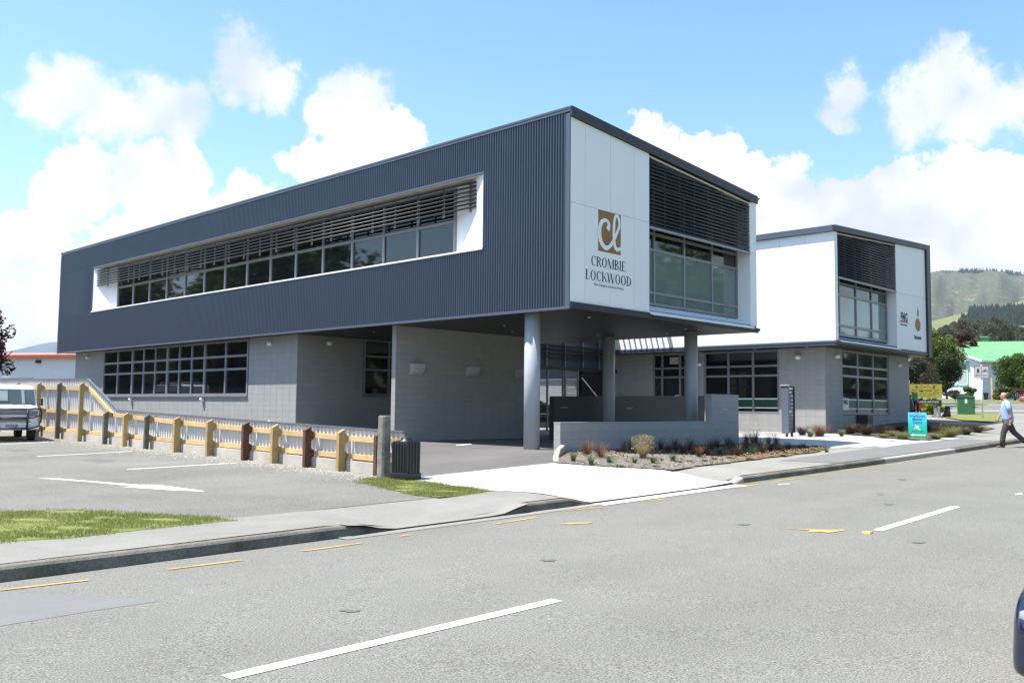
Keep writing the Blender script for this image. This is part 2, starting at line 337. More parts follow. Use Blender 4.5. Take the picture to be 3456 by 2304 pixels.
def strip(name, a, b, zf, off, mat, parent=None, n=24):
    """ribbon between two polylines a and b (lists of x, y), laid on zf"""
    def rs(p):
        p = np.array(p, float); s = np.r_[0, np.cumsum(np.hypot(*np.diff(p, axis=0).T))]; t = np.linspace(0, s[-1], n)
        return np.stack([np.interp(t, s, p[:, 0]), np.interp(t, s, p[:, 1])], 1)
    A, B = rs(a), rs(b); m = 5; v = []
    for k in range(m):
        q = A+(B-A)*k/(m-1); v += [(x, y, float(zf(x, y))+off) for x, y in q]
    f = [(k*n+i, k*n+i+1, (k+1)*n+i+1, (k+1)*n+i) for k in range(m-1) for i in range(n-1)]
    return npmesh(name, v, f, mat, parent, True)
def road(x, y):
    c = (np.asarray(y, float)-(-9.15))/4.45; return G(x)+.075*(1-np.clip(c*c, 0, 1))
gx = np.r_[-3500, -1500, -600, -300, -150, -80, np.arange(-50, 50, 2), np.arange(50, 110, 4), 140, 200, 300, 500, 900, 1500, 3500]
gy = np.r_[-3500, -1500, -600, -300, -150, -80, -50, -30, -20, -14, np.arange(-12, 40, 2), np.arange(40, 100, 5), 130, 200, 300, 500, 900, 1500, 3500]
tag(sheet('ground', gx, gy, land, -.09, M['field']), kind='structure')
ROADX = np.r_[np.arange(-150, -20, 5), np.arange(-20, 40, 1), np.arange(40, 121, 4)]
tag(sheet('road', ROADX, np.linspace(-14.3, KY, 12), road, 0, M['asphalt_road']), kind='structure')

# old and new kerbs: kerb runs, each a solid with a battered face, dropping at the crossings
def kerb(name, xs, hs, mat, label, y0=KY, w=.16, side=1):
    """xs: stations, hs: height above the gutter at each; a rounded-top upstand"""
    X = []; 
    for i in range(len(xs)-1):
        n = max(2, int(abs(xs[i+1]-xs[i])/.5)+1); X += [(xs[i]+(xs[i+1]-xs[i])*k/n, hs[i]+(hs[i+1]-hs[i])*k/n) for k in range(n)]
    X.append((xs[-1], hs[-1])); rs = []
    for x, h in X:
        g = float(G(x)); s = side
        rs.append([(x, y0, g-.15), (x, y0+s*.01, g+.02), (x, y0+s*.025, g+max(h-.025, .021)), (x, y0+s*.05, g+max(h, .024)), (x, y0+s*(w+.02), g+max(h, .024)+.004), (x, y0+s*(w+.02), g-.15)])
    return tag(MB().rings(rs, True, False).build(name, M[mat]), kind='structure')
kerb('kerb', [-60,-13.5,-9.75,-9.0], [.135,.135,.13,.03], 'concrete_kerb', '')
kerb('kerb', [-9.0,-7.1,-6.55,-5.5,-4.95], [.02,.02,.13,.13,.02], 'concrete_kerb', '')
kerb('kerb', [-.75,-.2], [.02,.13], 'concrete_new', '')
kerb('kerb', [-.2,6.9], [.13,.13], 'concrete_kerb', '')
kerb('kerb', [6.9,12.2], [.132,.132], 'concrete_new', '')
kerb('kerb', [12.2,70], [.13,.13], 'concrete_kerb', '')
# gutter channel (dish of concrete) past the crossings, and the far kerb by the camera
def flat(x, y): return G(x)+.0*np.asarray(y)
tag(strip('gutter', [(-9.9,KY-.2),(-5.0,KY-.2)], [(-9.9,KY+.02),(-5.0,KY+.02)], flat, .012, M['concrete_path'], n=20), kind='structure')
tag(strip('gutter', [(-5.05,KY-.3),(-.6,KY-.3)], [(-5.05,KY+.03),(-.6,KY+.03)], flat, .018, M['concrete_white'], n=20), kind='structure')
kerb('kerb', [-60,60], [.13,.13], 'concrete_kerb', '', y0=-14.3, side=-1)
tag(strip('verge', [(-60,-14.5),(60,-14.5)], [(-60,-40),(60,-40)], flat, .125, M['turf'], n=60), kind='structure')

def gpt(x, y, zf, t0=3., t1=160.):                      # where the sight line through a photo point meets the ground
    t = np.linspace(t0, t1, 1600); p = CAMP[None]+ray(x, y)[None]*t[:, None]; g = p[:, 2]-zf(p[:, 0], p[:, 1]); i = int(np.argmax(g < 0)) or len(t)-1
    lo, hi = t[i-1], t[i]
    for _ in range(30):
        m = (lo+hi)/2; q = CAMP+ray(x, y)*m
        if q[2]-float(zf(q[0], q[1])) < 0: hi = m
        else: lo = m
    return tuple((CAMP+ray(x, y)*hi)[:2])
# footpaths, crossings, drive, car park, paving: thin sheets on the lie of the land
def dropz(x, y):                                        # path surface that dips to the channel at the two vehicle crossings
    z = np.where(np.asarray(x) < -5.6, lot(x, y), site(x, y)); x = np.asarray(x, float); y = np.asarray(y, float)
    w = sstep((x+9.7)/.7)*(1-sstep((x+7.15)/.7)) + sstep((x+5.5)/.5)*(1-sstep((x+.75)/.5))
    t = np.clip((y-KY)/1.6, 0, 1); return z*(1-w)+w*((G(x)+.028)*(1-t)+z*t)
FX = np.r_[np.arange(-60, -20, 4), np.arange(-20, 14, .5), np.arange(14, 71, 2)]
tag(sheet('footpath', FX, np.r_[np.arange(KY+.17, -3.2, .2), -3.2], dropz, .004, M['concrete_path']), kind='structure')
tag(sheet('footpath', np.arange(-5.4, 3.1, .4), np.arange(-3.25, -.6, .3), dropz, .002, M['concrete_path']), kind='structure')
tag(sheet('footpath', np.arange(2.5, 18.1, .5), np.arange(-3.25, -1.4, .3), site, .0035, M['concrete_path']), kind='structure')
tag(sheet('footpath', np.arange(-9.75, -6.4, .25), np.arange(KY, KY+.21, .1), dropz, .003, M['concrete_path']), kind='structure')
tag(sheet('car_park', np.r_[np.arange(-60, -20, 4), np.arange(-20, -5.3, .5), -5.3], np.r_[np.arange(-3.2, 8, .4), np.arange(8, 62, 2)], lot, .002, M['asphalt_lot']), kind='structure')
tag(strip('vehicle_crossing', [(-5.62,-.75),(-5.75,-3.0),(-5.05,KY)], [gpt(1868,1563,site),gpt(2050,1577,site),gpt(2272,1588,site),(-.6,KY)], dropz, .012, M['concrete_white'], n=30), kind='structure')
tag(sheet('driveway', np.r_[np.arange(-5.3, 9.6, .5)], np.r_[np.arange(-.9, 8, .4), np.arange(8, 40, 2)], site, .006, M['asphalt_drive'], keep=lambda x, y: x < -.4 or y > .2), kind='structure')
tag(sheet('courtyard', np.arange(9.3, 45, 1.5), np.arange(4, 46, 2), site, .006, M['concrete_path']), kind='structure')
tag(strip('footpath_patch', [(3.6,-3.45),(16.9,-2.55)], [(4.3,KY+.2),(17.6,KY+.2)], dropz, .009, M['asphalt_patch'], n=40), kind='structure')
# planting bed and paving in front
def inpoly(P, x, y):
    r = False; j = len(P)-1
    for i in range(len(P)):
        if (P[i][1] > y) != (P[j][1] > y) and x < (P[j][0]-P[i][0])*(y-P[i][1])/(P[j][1]-P[i][1])+P[i][0]: r = not r
        j = i
    return r
def polysheet(name, px, zf, off, mat, res=.15, plan=None):
    P = plan or [gpt(x, y, zf) for x, y in px]; xs = [p[0] for p in P]; ys = [p[1] for p in P]
    return tag(sheet(name, np.arange(min(xs)-res, max(xs)+res, res), np.arange(min(ys)-res, max(ys)+res, res), zf, off, M[mat], keep=lambda x, y: inpoly(P, x, y)), kind='structure'), P
bed0, BEDP = polysheet('planting_bed', [(1873,1562),(2050,1577),(2272,1588),(2640,1541),(2760,1524)], site, .03, 'mulch', .11, plan=[gpt(1868,1563,site),gpt(2050,1577,site),gpt(2272,1589,site),gpt(2640,1541,site),gpt(2750,1528,site),(9.2,-2.2),(8.05,.1),(-.3,.1),(-.55,-.15)])
polysheet('forecourt', None, site, .012, 'concrete_path', .5, plan=[(17.6,-3.3),(48,-3.3),(48,9),(26,9),(26,1.5),(17.6,1.5)])
polysheet('planting_bed', [(2560,1449),(2760,1462),(2947,1476),(3077,1488),(3140,1488),(3240,1465),(3300,1455),(3365,1449),(3300,1443),(3160,1438),(3060,1432)], site, .05, 'soil', .25, plan=[gpt(2640,1458,site),gpt(2760,1462,site),gpt(2947,1476,site),gpt(3077,1488,site),gpt(3140,1488,site),gpt(3240,1465,site),gpt(3300,1455,site),gpt(3365,1449,site),gpt(3250,1438,site),(26.2,1.0),(25.4,1.5),(16.9,1.5)])
polysheet('verge', [(3185,1412),(3222,1398),(3320,1396),(3420,1400),(3408,1424),(3330,1427),(3250,1421)], site, .06, 'turf', .3)
pav = tag(sheet('paving', np.arange(7.9, 17.8, .45), np.arange(-3.2, 4.3, .35), site, .010, M['mortar'], keep=lambda x, y: (y > -2.0-.42*(x-8.2)) and (x < 16.9 or y < -.5)), kind='structure')
# paving slabs, each its own slab
slab = MB(); slab.add([(-.22,-.17,0),(.22,-.17,0),(.22,.17,0),(-.22,.17,0),(-.214,-.164,.012),(.214,-.164,.012),(.214,.164,.012),(-.214,.164,.012)], [(4,5,6,7),(0,1,5,4),(1,2,6,5),(2,3,7,6),(3,0,4,7)])
slabm = slab.mesh('paving_slab', M['paver']); ns = 0
for j, y in enumerate(np.arange(-3.0, 3.5, .345)):
    for x in np.arange(8.2+.22*(j % 2), 17.7, .445):
        if not (y > -1.85-.42*(x-8.2) and (x < 16.8 or y < -.6)) or ns >= 290 or (y > 1.0 and x < 8.6): continue
        gz = float(site(x, y)); sxx = float(site(x+.2, y))-float(site(x-.2, y)); syy = float(site(x, y+.2))-float(site(x, y-.2))
        inst('paving_slab', slabm, pav, (x, y, gz+.011), (math.atan2(syy, .4), -math.atan2(sxx, .4), 0)); ns += 1
pm('asphalt_scuff', (.115,.114,.108), .85, var=.15, scale=6, speck=.3, spscale=60)
pm('seal_patch', (.155,.157,.158), .85, var=.06, scale=1.5, bump=.2, bscale=200, spec=.3)
cb = MB().prism([(13.3,-2.4,.0),(13.75,-2.4,.0),(13.85,-2.05,.0),(13.4,-2.05,.0)], (0,0,.03)); cz = float(site(13.5,-2.2))
for i, v in enumerate(cb.v): cb.v[i] = (v[0], v[1], v[2]+cz)
pm('rust', (.34,.2,.12), .8, var=.2); tag(cb.build('access_cover', M['rust']), 'rusty rectangular access cover set in the pale paving by the footpath', 'access cover')
# side street on the right, running across behind the green cabinet
def side(x, y): return site(x, y)
a0, a1, b0, b1 = dep(2950,1395,54.5)[:2], dep(3800,1395,56.5)[:2], dep(2950,1365,66)[:2], dep(3800,1362,69)[:2]
def lerp(p, q, t): return tuple(np.array(p)*(1-t)+np.array(q)*t)
tag(strip('side_street', [a0,a1], [b0,b1], side, .03, M['asphalt_road'], n=40), kind='structure')
for t, w in ((.12,.02),(.8,.012)):
    tag(strip('lane_line', [lerp(a0,b0,t),lerp(a1,b1,t+.08 if t<.5 else t)], [lerp(a0,b0,t+w),lerp(a1,b1,t+w+(.08 if t<.5 else 0))], side, .037, M['paint_white'], n=40), 'thin white lane line along the '+('near' if t<.5 else 'far')+' edge of the side street', 'road marking')
tag(strip('grass_verge', [lerp(a0,b0,1.12),lerp(a1,b1,1.12)], [lerp(a0,b0,1.5),lerp(a1,b1,1.5)], side, .02, M['turf'], n=40), kind='structure')
tag(strip('footpath', [lerp(a0,b0,1.02),lerp(a1,b1,1.02)], [lerp(a0,b0,1.12),lerp(a1,b1,1.12)], side, .03, M['concrete_path'], n=40), kind='structure')

# ---------------------------------------------------------------- painted markings
def mark(poly, zf, off, mat, label, name='road_marking', cat='road marking', group=None):
    P = np.array(poly, float); c = P.mean(0); v = [(x, y, float(zf(x, y))+off) for x, y in P]; m = MB(); m.add(v, [tuple(range(len(v)))])
    return tag(m.build(name, M[mat]), label, cat, group)
def line(a, b, w, zf, off, mat, label, name='road_marking', cat='road marking', group=None, n=10):
    a, b = np.array(a), np.array(b); d = (b-a)/np.linalg.norm(b-a); q = np.array([-d[1], d[0]])*w/2
    m = strip(name, [a-q, b-q], [a+q, b+q], zf, off, M[mat], n=n); return tag(m, label, cat, group)
line((-13.72,-9.0), (-10.86,-9.03), .115, road, .005, 'paint_white', 'long white centre dash nearest the camera at the bottom of the picture')
line((-5.2,-9.33), (-1.95,-9.2), .12, road, .005, 'paint_white', 'white centre dash on the road right of the orange arrow')
ydash = [((0,1992),(296,1958)),((565,1922),(817,1890)),((1020,1860),(1225,1832)),((1350,1810),(1380,1806)),((1672,1768),(1808,1746)),((1912,1723),(2035,1712)),((2160,1692),(2240,1684)),((2486,1646),(2560,1634)),((2615,1624),(2688,1614)),((2728,1606),(2793,1598)),((2835,1590),(2891,1582)),((2936,1574),(2983,1569)),((3054,1557),(3103,1551)),((3128,1544),(3170,1537)),((3217,1528),(3232,1526)),((3277,1521),(3300,1517)),((3330,1513),(3354,1509)),((3395,1503),(3416,1499))]
wh = ['at the lower left edge', 'below the left driveway kerb', 'in front of the dropped kerb', 'left of the kerb nib', 'before the short kerb island', 'before the white crossing', 'under the middle of the white crossing', 'at the right corner of the crossing', 'second right of the crossing', 'third right of the crossing', 'fourth right of the crossing', 'before the new pale kerb stones', 'under the tar patch', 'under the right of the tar patch', 'left of the walking man, farther', 'left of the walking man, nearer', 'by the foot of the walking man', 'behind the walking man']
for (p, q), w in zip(ydash, wh):
    a, b = gpt(*p, road), gpt(*q, road); line(a, b, .065, road, .006, 'paint_yellow', 'worn yellow kerbside dash '+w, 'yellow_dash', 'road marking', 'yellow dashes along the kerb')
def pmark(px, zf, off, mat, label, **k): return mark([gpt(x, y, zf) for x, y in px], zf, off, mat, label, **k)
pmark([(2640,1782),(2740,1787),(2850,1788),(2850,1790),(2795,1799),(2775,1795),(2720,1797),(2735,1790)], road, .006, 'paint_yellow', 'worn orange arrow painted on the road')
pmark([(1885,1769),(1920,1765),(2000,1762),(1990,1766),(1930,1769)], road, .006, 'paint_yellow', 'small worn orange patch on the road before the crossing')
pmark([(2626,1634),(2664,1632),(2664,1634),(2626,1636)], road, .006, 'paint_white', 'small white tick on the road right of the crossing')
pmark([(3425,1667),(3448,1664),(3452,1669),(3440,1667),(3428,1670)], road, .006, 'paint_white', 'broken white scrap of paint at the right edge')
for (x_, y_), w_, t_ in (((3044,1617),34,'far right, near the kerb'),((3000,1701),40,'right of the centre dash'),((2510,1769),48,'left of the orange arrow'),((3100,1830),52,'below the far centre dash'),((2970,1667),26,'beyond the far centre dash'),((1850,1890),60,'in the middle of the near lane'),((1180,2060),80,'above the near centre dash')):
    pmark([(x_-w_/2,y_),(x_-w_*.2,y_-w_*.05),(x_+w_*.5,y_-w_*.02),(x_+w_*.3,y_+w_*.06),(x_-w_*.1,y_+w_*.07)], road, .005, 'asphalt_scuff', 'small dark scuff mark on the road, '+t_, name='scuff_mark', cat='stain')
def lotz(x, y): return lot(x, y)
line(gpt(430,1584, lot), gpt(795,1562, lot), .085, lot, .006, 'paint_white', 'white parking bay line in front of the fence, nearer one')
line(gpt(125,1540, lot), gpt(445,1523, lot), .085, lot, .006, 'paint_white', 'white parking bay line in front of the fence, farther one')
line(gpt(0,1500, lot), gpt(175,1491, lot), .085, lot, .006, 'paint_white', 'white parking bay line in front of the van')
pmark([(125,1613),(210,1616),(470,1636),(530,1636),(600,1645),(683,1656),(690,1658),(600,1655),(410,1643),(470,1643),(300,1626)], lotz, .006, 'paint_white', 'long white direction arrow on the car park')
pmark([(1538,1502),(1590,1498),(1592,1500),(1540,1504)], site, .012, 'paint_white', 'short white bay line on the dark driveway before the shade')
tag(mark([gpt(x, y, road) for x, y in [(0,2000),(200,2005),(420,2017),(540,2028),(330,2058),(0,2112)]], road, .002, 'seal_patch', 'smooth grey seal patch on the road by the left edge', 'road_patch', 'road patch'))
for pts, w in (([(270,1552),(330,1549),(400,1553),(340,1560)], 'between the two bay lines'), ([(20,1520),(90,1516),(110,1521),(50,1524)], 'in front of the van')):
    mark([gpt(x, y, lotz) for x, y in pts], lotz, .004, 'asphalt_drive', 'dark oil stain on the car park '+w, 'oil_stain', 'stain')
re_ = MB(); g = gpt(2930,1799,road); rz = float(road(*g)); re_.prism([(g[0]-.06,g[1]-.05,rz),(g[0]+.06,g[1]-.05,rz),(g[0]+.045,g[1]-.04,rz+.022),(g[0]-.045,g[1]-.04,rz+.022)], (0,.1,0))
tag(re_.build('road_stud', M['paint_yellow'], bevel=.004), 'yellow road stud beside the white centre dash', 'road stud')
# gravel strewn along the fence foot: pebbles (uncountable)
def pebbles(name, pts, zf, mat, smin, smax, label, n=5):
    base = np.array([(math.cos(a)*math.cos(b), math.sin(a)*math.cos(b), math.sin(b)) for b in (.0, .75) for a in np.arange(0, 6.2, 6.2832/n)]+[(0,0,1)]); nb = len(base)
    fb = [(i, (i+1) % n, n+(i+1) % n, n+i) for i in range(n)]; ft = [(n+i, n+(i+1) % n, 2*n) for i in range(n)]
    V, F = [], []
    for i, (x, y) in enumerate(pts):
        s = smin+(smax-smin)*random.random()**2; q = base*np.array([s*random.uniform(.7,1.3), s*random.uniform(.7,1.3), s*random.uniform(.4,.8)])
        V.append(q+np.array([x, y, float(zf(x, y))])); F += [tuple(j+i*nb for j in f) for f in fb for f in ((f[0],f[1],f[2]),(f[0],f[2],f[3]))]+[tuple(j+i*nb for j in f) for f in ft]
    return tag(npmesh(name, np.concatenate(V), F, M[mat]), label, 'gravel', kind='stuff')
pm('pebble', (.22,.21,.195), .9, var=.35, scale=14, spec=.2); pm('pebble_pale', (.36,.335,.29), .9, var=.25, scale=14, spec=.2)
pts = []
for _ in range(6500):
    y = random.uniform(-.9, 20); x = -5.45-abs(random.gauss(0, .45)); pts.append((x, y))
pebbles('gravel', pts, lot, 'pebble_pale', .008, .026, 'loose pale gravel along the foot of the timber fence')
pts = []
while len(pts) < 9000:
    x = random.uniform(-1.6, 2.6); y = random.uniform(-3.6, -.2)
    if y < -.9-.5*(x-1.0)+random.gauss(0,.25) and inpoly(BEDP, x, y): pts.append((x, y))
pebbles('gravel', pts, lambda x, y: site(x, y)+.03, 'pebble', .008, .024, 'grey gravel at the front corner of the planting bed')
# wood chips of the mulch: loose flat chips (uncountable)
def chips(n, xr, yr, ok, zf, mat, label):
    V, F = [], []; i = 0
    while i < n:
        x = random.uniform(*xr); y = random.uniform(*yr)
        if not ok(x, y): continue
        a = random.random()*6.28; l = random.uniform(.02,.06); w = random.uniform(.005,.014); t = random.uniform(-.5,.5); z = float(zf(x, y))+.008+abs(t)*l*.6
        u = np.array([math.cos(a)*l, math.sin(a)*l, t*l]); q = np.array([-math.sin(a)*w, math.cos(a)*w, random.uniform(-.6,.6)*w]); c = np.array([x, y, z])
        V += [c-u-q, c+u-q, c+u+q, c-u+q]; F.append((4*i, 4*i+1, 4*i+2, 4*i+3)); i += 1
    return tag(npmesh('mulch_chips', V, F, M[mat]), label, 'mulch', kind='stuff')
pm('chip', (.12,.08,.052), .9, col2=(.29,.21,.135), scale=11, spec=.15)
chips(9000, (-1.4,11), (-3.9,.1), lambda x, y: inpoly(BEDP, x, y) and (y > -.9-.5*(x-1.0) or random.random() < .12), lambda x, y: site(x, y)+.03, 'chip', 'bark chips spread over the planting bed')
# ---------------------------------------------------------------- building helpers
def block_mesh(w, h, axis):
    """one painted concrete block face standing 8 mm proud of the joint, facing -x ('x') or -y ('y')"""
    a, b, e, eu = w/2-(.0025 if axis == 'x' else .0003), h/2-.0025, .005, .005 if axis == 'x' else .0004
    pts = [(-a,-b,0),(a,-b,0),(a,b,0),(-a,b,0),(-a+eu,-b+e,.005),(a-eu,-b+e,.005),(a-eu,b-e,.005),(-a+eu,b-e,.005)]
    m = MB()
    V = [(-d, u, v) if axis == 'x' else (u, -d, v) for u, v, d in pts]
    m.add(V, [(4,5,6,7),(0,1,5,4),(1,2,6,5),(2,3,7,6),(3,0,4,7)]); return m
BCACHE = {}
def bmesh_for(w, h, axis):
    k = (round(w, 2), round(h, 2), axis)
    if k not in BCACHE: BCACHE[k] = block_mesh(w, h, axis).mesh('concrete_block', M['block'])
    return BCACHE[k]
class Blocks:
    """stack-bonded block facing of one building's walls; nearest 300 blocks are pieces of their own, the rest one part"""
    def __init__(s): s.b = []
    def wall(s, parent, axis, plane, u0, u1, z0, z1, holes=(), zref=2.377, uref=None, bw=.4, bh=.2, zf=None):
        uref = u0 if uref is None else uref
        us = sorted({u0, u1, *[uref+bw*k for k in range(int((u0-uref)/bw)-1, int((u1-uref)/bw)+2) if u0+.02 < uref+bw*k < u1-.02]})
        zs = sorted({z0, z1, *[zref+bh*k for k in range(-14, 14) if z0+.02 < zref+bh*k < z1-.02]})
        for a, b in zip(us, us[1:]):
            for c, d in zip(zs, zs[1:]):
                cells = [(a, b, c, d)]
                for hu0, hu1, hz0, hz1 in holes:
                    nc = []
                    for (p, q, r, t) in cells:
                        if q <= hu0 or p >= hu1 or t <= hz0 or r >= hz1: nc.append((p, q, r, t)); continue
                        if p < hu0: nc.append((p, hu0, r, t))
                        if q > hu1: nc.append((hu1, q, r, t))
                        if r < hz0: nc.append((max(p, hu0), min(q, hu1), r, hz0))
                        if t > hz1: nc.append((max(p, hu0), min(q, hu1), hz1, t))
                    cells = nc
                for p, q, r, t in cells:
                    if q-p < .03 or t-r < .03: continue
                    u, z = (p+q)/2, (r+t)/2
                    loc = (plane, u, z) if axis == 'x' else (u, plane, z)
                    s.b.append((parent, axis, q-p, t-r, loc))
    def done(s, rest_parent, cap=300):
        s.b.sort(key=lambda e: sum((a-b)**2 for a, b in zip(e[4], CAMP)))
        for pr, ax, w, h, loc in s.b[:cap]: inst('concrete_block', bmesh_for(w, h, ax), pr, loc)
        r = MB()
        for pr, ax, w, h, loc in s.b[cap:]:
            m = block_mesh(w, h, ax); r.add([(v[0]+loc[0], v[1]+loc[1], v[2]+loc[2]) for v in m.v], m.f)
        if r.v: tag(r.build('concrete_blocks', M['block'], rest_parent), kind='stuff')
def window(parent, axis, plane, us, zs, fw=.06, fd=.07, gmat='glass', fmat='alu', gmats=None, thick=()):
    """frame with members at us x zs and one pane per light; plane = outer face of the frame, facing -x or -y"""
    fr = MB()
    def bx(m, u0, u1, z0, z1, d0, d1):
        if axis == 'x': m.box(plane+d0, plane+d1, u0, u1, z0, z1)
        else: m.box(u0, u1, plane+d0, plane+d1, z0, z1)
    for u in us:
        w = fw*1.7 if u in thick else fw; bx(fr, u-w/2, u+w/2, zs[0]-fw/2, zs[-1]+fw/2, 0, fd)
    for z in zs:
        for a, b in zip(us, us[1:]):
            wa = fw*1.7 if a in thick else fw; wb = fw*1.7 if b in thick else fw
            bx(fr, a+wa/2, b-wb/2, z-fw/2, z+fw/2, .004, fd-.004)
    f = fr.build('window', M[fmat], parent)
    for a, b in zip(us, us[1:]):
        for k, (c, d) in enumerate(zip(zs, zs[1:])):
            p = MB(); e = fw/2; t = .012*random.uniform(-1, 1)*0
            bx(p, a+e-.01, b-e+.01, c+e-.01, d-e+.01, fd*.55, fd*.55+.012)
            p.build('pane', M[gmats[k] if gmats else gmat], f)
    return f
def blade_mesh(name, length, axis, chord=.09, th=.022, tilt=.55, mat='alu_dark'):
    """one aerofoil louvre blade along +u, front edge low"""
    m = MB(); prof = [(-.5,0),(-.42,.4),(-.1,.5),(.3,.35),(.5,0),(.3,-.35),(-.1,-.5),(-.42,-.4)]
    ca, sa = math.cos(tilt), math.sin(tilt); q = [((d*chord)*ca-(t*th)*sa, (d*chord)*sa+(t*th)*ca) for d, t in prof]
    rs = []
    for L_ in (0, length): rs.append([(d, L_, z) if axis == 'x' else (L_, d, z) for d, z in q])
    m.rings(rs, True, True); return m.mesh(name, M[mat])
def bulkhead(parent, axis, u, p, z, label=None, s=1.):
    """round cowled wall light facing -x or -y"""
    m = MB(); prof = []
    for k in range(9):
        a = math.pi*k/8; r = .10*s
        prof.append((r*math.cos(a), r*math.sin(a)))
    rs = []
    for d, f in ((0, 1.), (.05*s, 1.), (.11*s, .8), (.14*s, .45), (.15*s, .1)):
        rs.append([(p-d, u+.1*s*f*math.cos(t), z+.075*s*f*math.sin(t)) if axis == 'x' else (u+.1*s*f*math.cos(t), p-d, z+.075*s*f*math.sin(t)) for t in np.linspace(0, 2*math.pi, 14)[:-1]])
    m.rings(rs); b = m.build('wall_light', M['lamp_white'], parent)
    c = MB()
    def cb(u0, u1, d0, d1, z0, z1):
        if axis == 'x': c.box(p-d1, p-d0, u0, u1, z0, z1)
        else: c.box(u0, u1, p-d1, p-d0, z0, z1)
    cb(u-.11*s, u+.11*s, 0, .12*s, z+.05*s, z+.075*s); c.build('cowl', M['lamp_grey'], b); return b

# ---------------------------------------------------------------- building one: the long dark box on columns
LA, LB, ZB, ZT, ZR = 32.34, 8.95, 3.97, 8.84, 8.21
DRV = float(site(4, 5))
def zroof(x): return ZT+(ZR-ZT)*x/LB
B1 = thing('office_building', (0, 0, DRV), 'long office building with dark corrugated upper storey raised on round columns', 'building')
# structural core of the upper storey (all hidden behind cladding and glass)
core = MB(); core.box(.62, 8.9, .55, 32.3, 4.02, 8.1); core.box(.03, .62, .03, 32.3, 4.02, 5.74); core.box(.03, .62, .03, 32.3, 7.75, 8.6)
core.prism([(.03,.55,5.74),(.03,2.95,5.74),(.6,4.58,5.74),(.62,4.58,5.74),(.62,.55,5.74)], (0,0,2.0)); core.prism([(.03,28.42,5.74),(.03,32.3,5.74),(.62,32.3,5.74),(.62,26.96,5.74),(.6,26.96,5.74)], (0,0,2.0))
core.box(.03, 3.2, .02, .55, 4.02, 8.3); core.box(8.62, 8.93, .02, .55, 4.02, 7.9); core.box(3.2, 8.62, .02, .55, 4.02, 4.2)
core.prism([(3.2,.12,8.3),(8.62,.12,7.9),(8.62,.12,7.75),(3.2,.12,8.15)], (0,.43,0)); core.prism([(.03,.03,8.1),(8.9,.03,8.05),(8.9,.03,zroof(8.9)-.12),(.03,.03,zroof(0)-.12)], (0,32.2,0))
core.build('wall_core', M['core_dark'], B1)
# corrugated steel sheeting, true 76 mm corrugation
def corrug(name, parent, x, y0, y1, z0, z1, mat, pitch=.0876, dpt=.048, seg=8, axis='x', ztop=None):
    n = int(round((y1-y0)/pitch*seg))+1; u = np.linspace(y0, y1, n); d = -dpt*np.clip(.5+.9*np.cos(2*np.pi*u/pitch), 0, 1)
    zt = np.full(n, z1) if ztop is None else ztop(u)
    lo = np.stack([x+d, u, np.full(n, z0)] if axis == 'x' else [u, x+d, np.full(n, z0)], 1); hi = np.stack([x+d, u, zt] if axis == 'x' else [u, x+d, zt], 1)
    f = np.stack([np.arange(n-1), np.arange(n-1)+n, np.arange(n-1)+n+1, np.arange(n-1)+1], 1)
    return npmesh(name, np.concatenate([lo, hi]), f, M[mat], parent, True)
YA, YB, SA, SB = 2.98, 28.39, 5.78, 7.72
corrug('corrugated_cladding', B1, .02, .14, LA-.06, 4.0, SA-.06, 'cladding'); corrug('corrugated_cladding', B1, .02, .14, LA-.06, SB+.06, ZT-.09, 'cladding')
corrug('corrugated_cladding', B1, .02, .14, YA-.03, SA-.06, SB+.06, 'cladding'); corrug('corrugated_cladding', B1, .02, YB+.03, LA-.06, SA-.06, SB+.06, 'cladding')
fl = MB(); fl.box(-.04, .03, -.03, LA, ZT-.095, ZT-.005); fl.box(-.03, .0, -.005, .14, 3.96, ZT-.13); fl.box(-.03, .05, LA-.06, LA+.02, 3.96, ZT-.13); fl.box(-.035, .02, -.012, LA, ZB-.02, ZB+.045)
fl.box(-.03, .03, YA-.04, YB+.04, SB+.0, SB+.065); fl.box(-.032, .03, YA-.035, YB+.04, SA-.085, SA-.03); fl.box(-.028, .03, YA-.045, YA, SA-.03, SB); fl.box(-.028, .03, YB, YB+.035, SA-.03, SB)
fl.build('flashing', M['flashing'], B1, bevel=.004)
MB().box(-.012, .012, .125, .142, 4.02, ZT-.14).build('corner_bead', M['lamp_grey'], B1)
rf = MB(); rf.prism([(-.05,-.05,ZT-.02),(LB+.02,-.05,ZR-.02),(LB+.02,-.05,ZR+.03),(-.05,-.05,ZT+.03)], (0,LA+.05,0)); rf.build('roof', M['flashing'], B1)
gt = MB(); gt.prism([(LB-.02,-.06,ZR-.03),(LB+.22,-.06,ZR+.0),(LB+.22,-.06,ZR+.015),(LB+.06,-.06,ZR-.12),(LB-.02,-.06,ZR-.12)], (0,LA,0)); gt.build('gutter', M['alu'], B1)
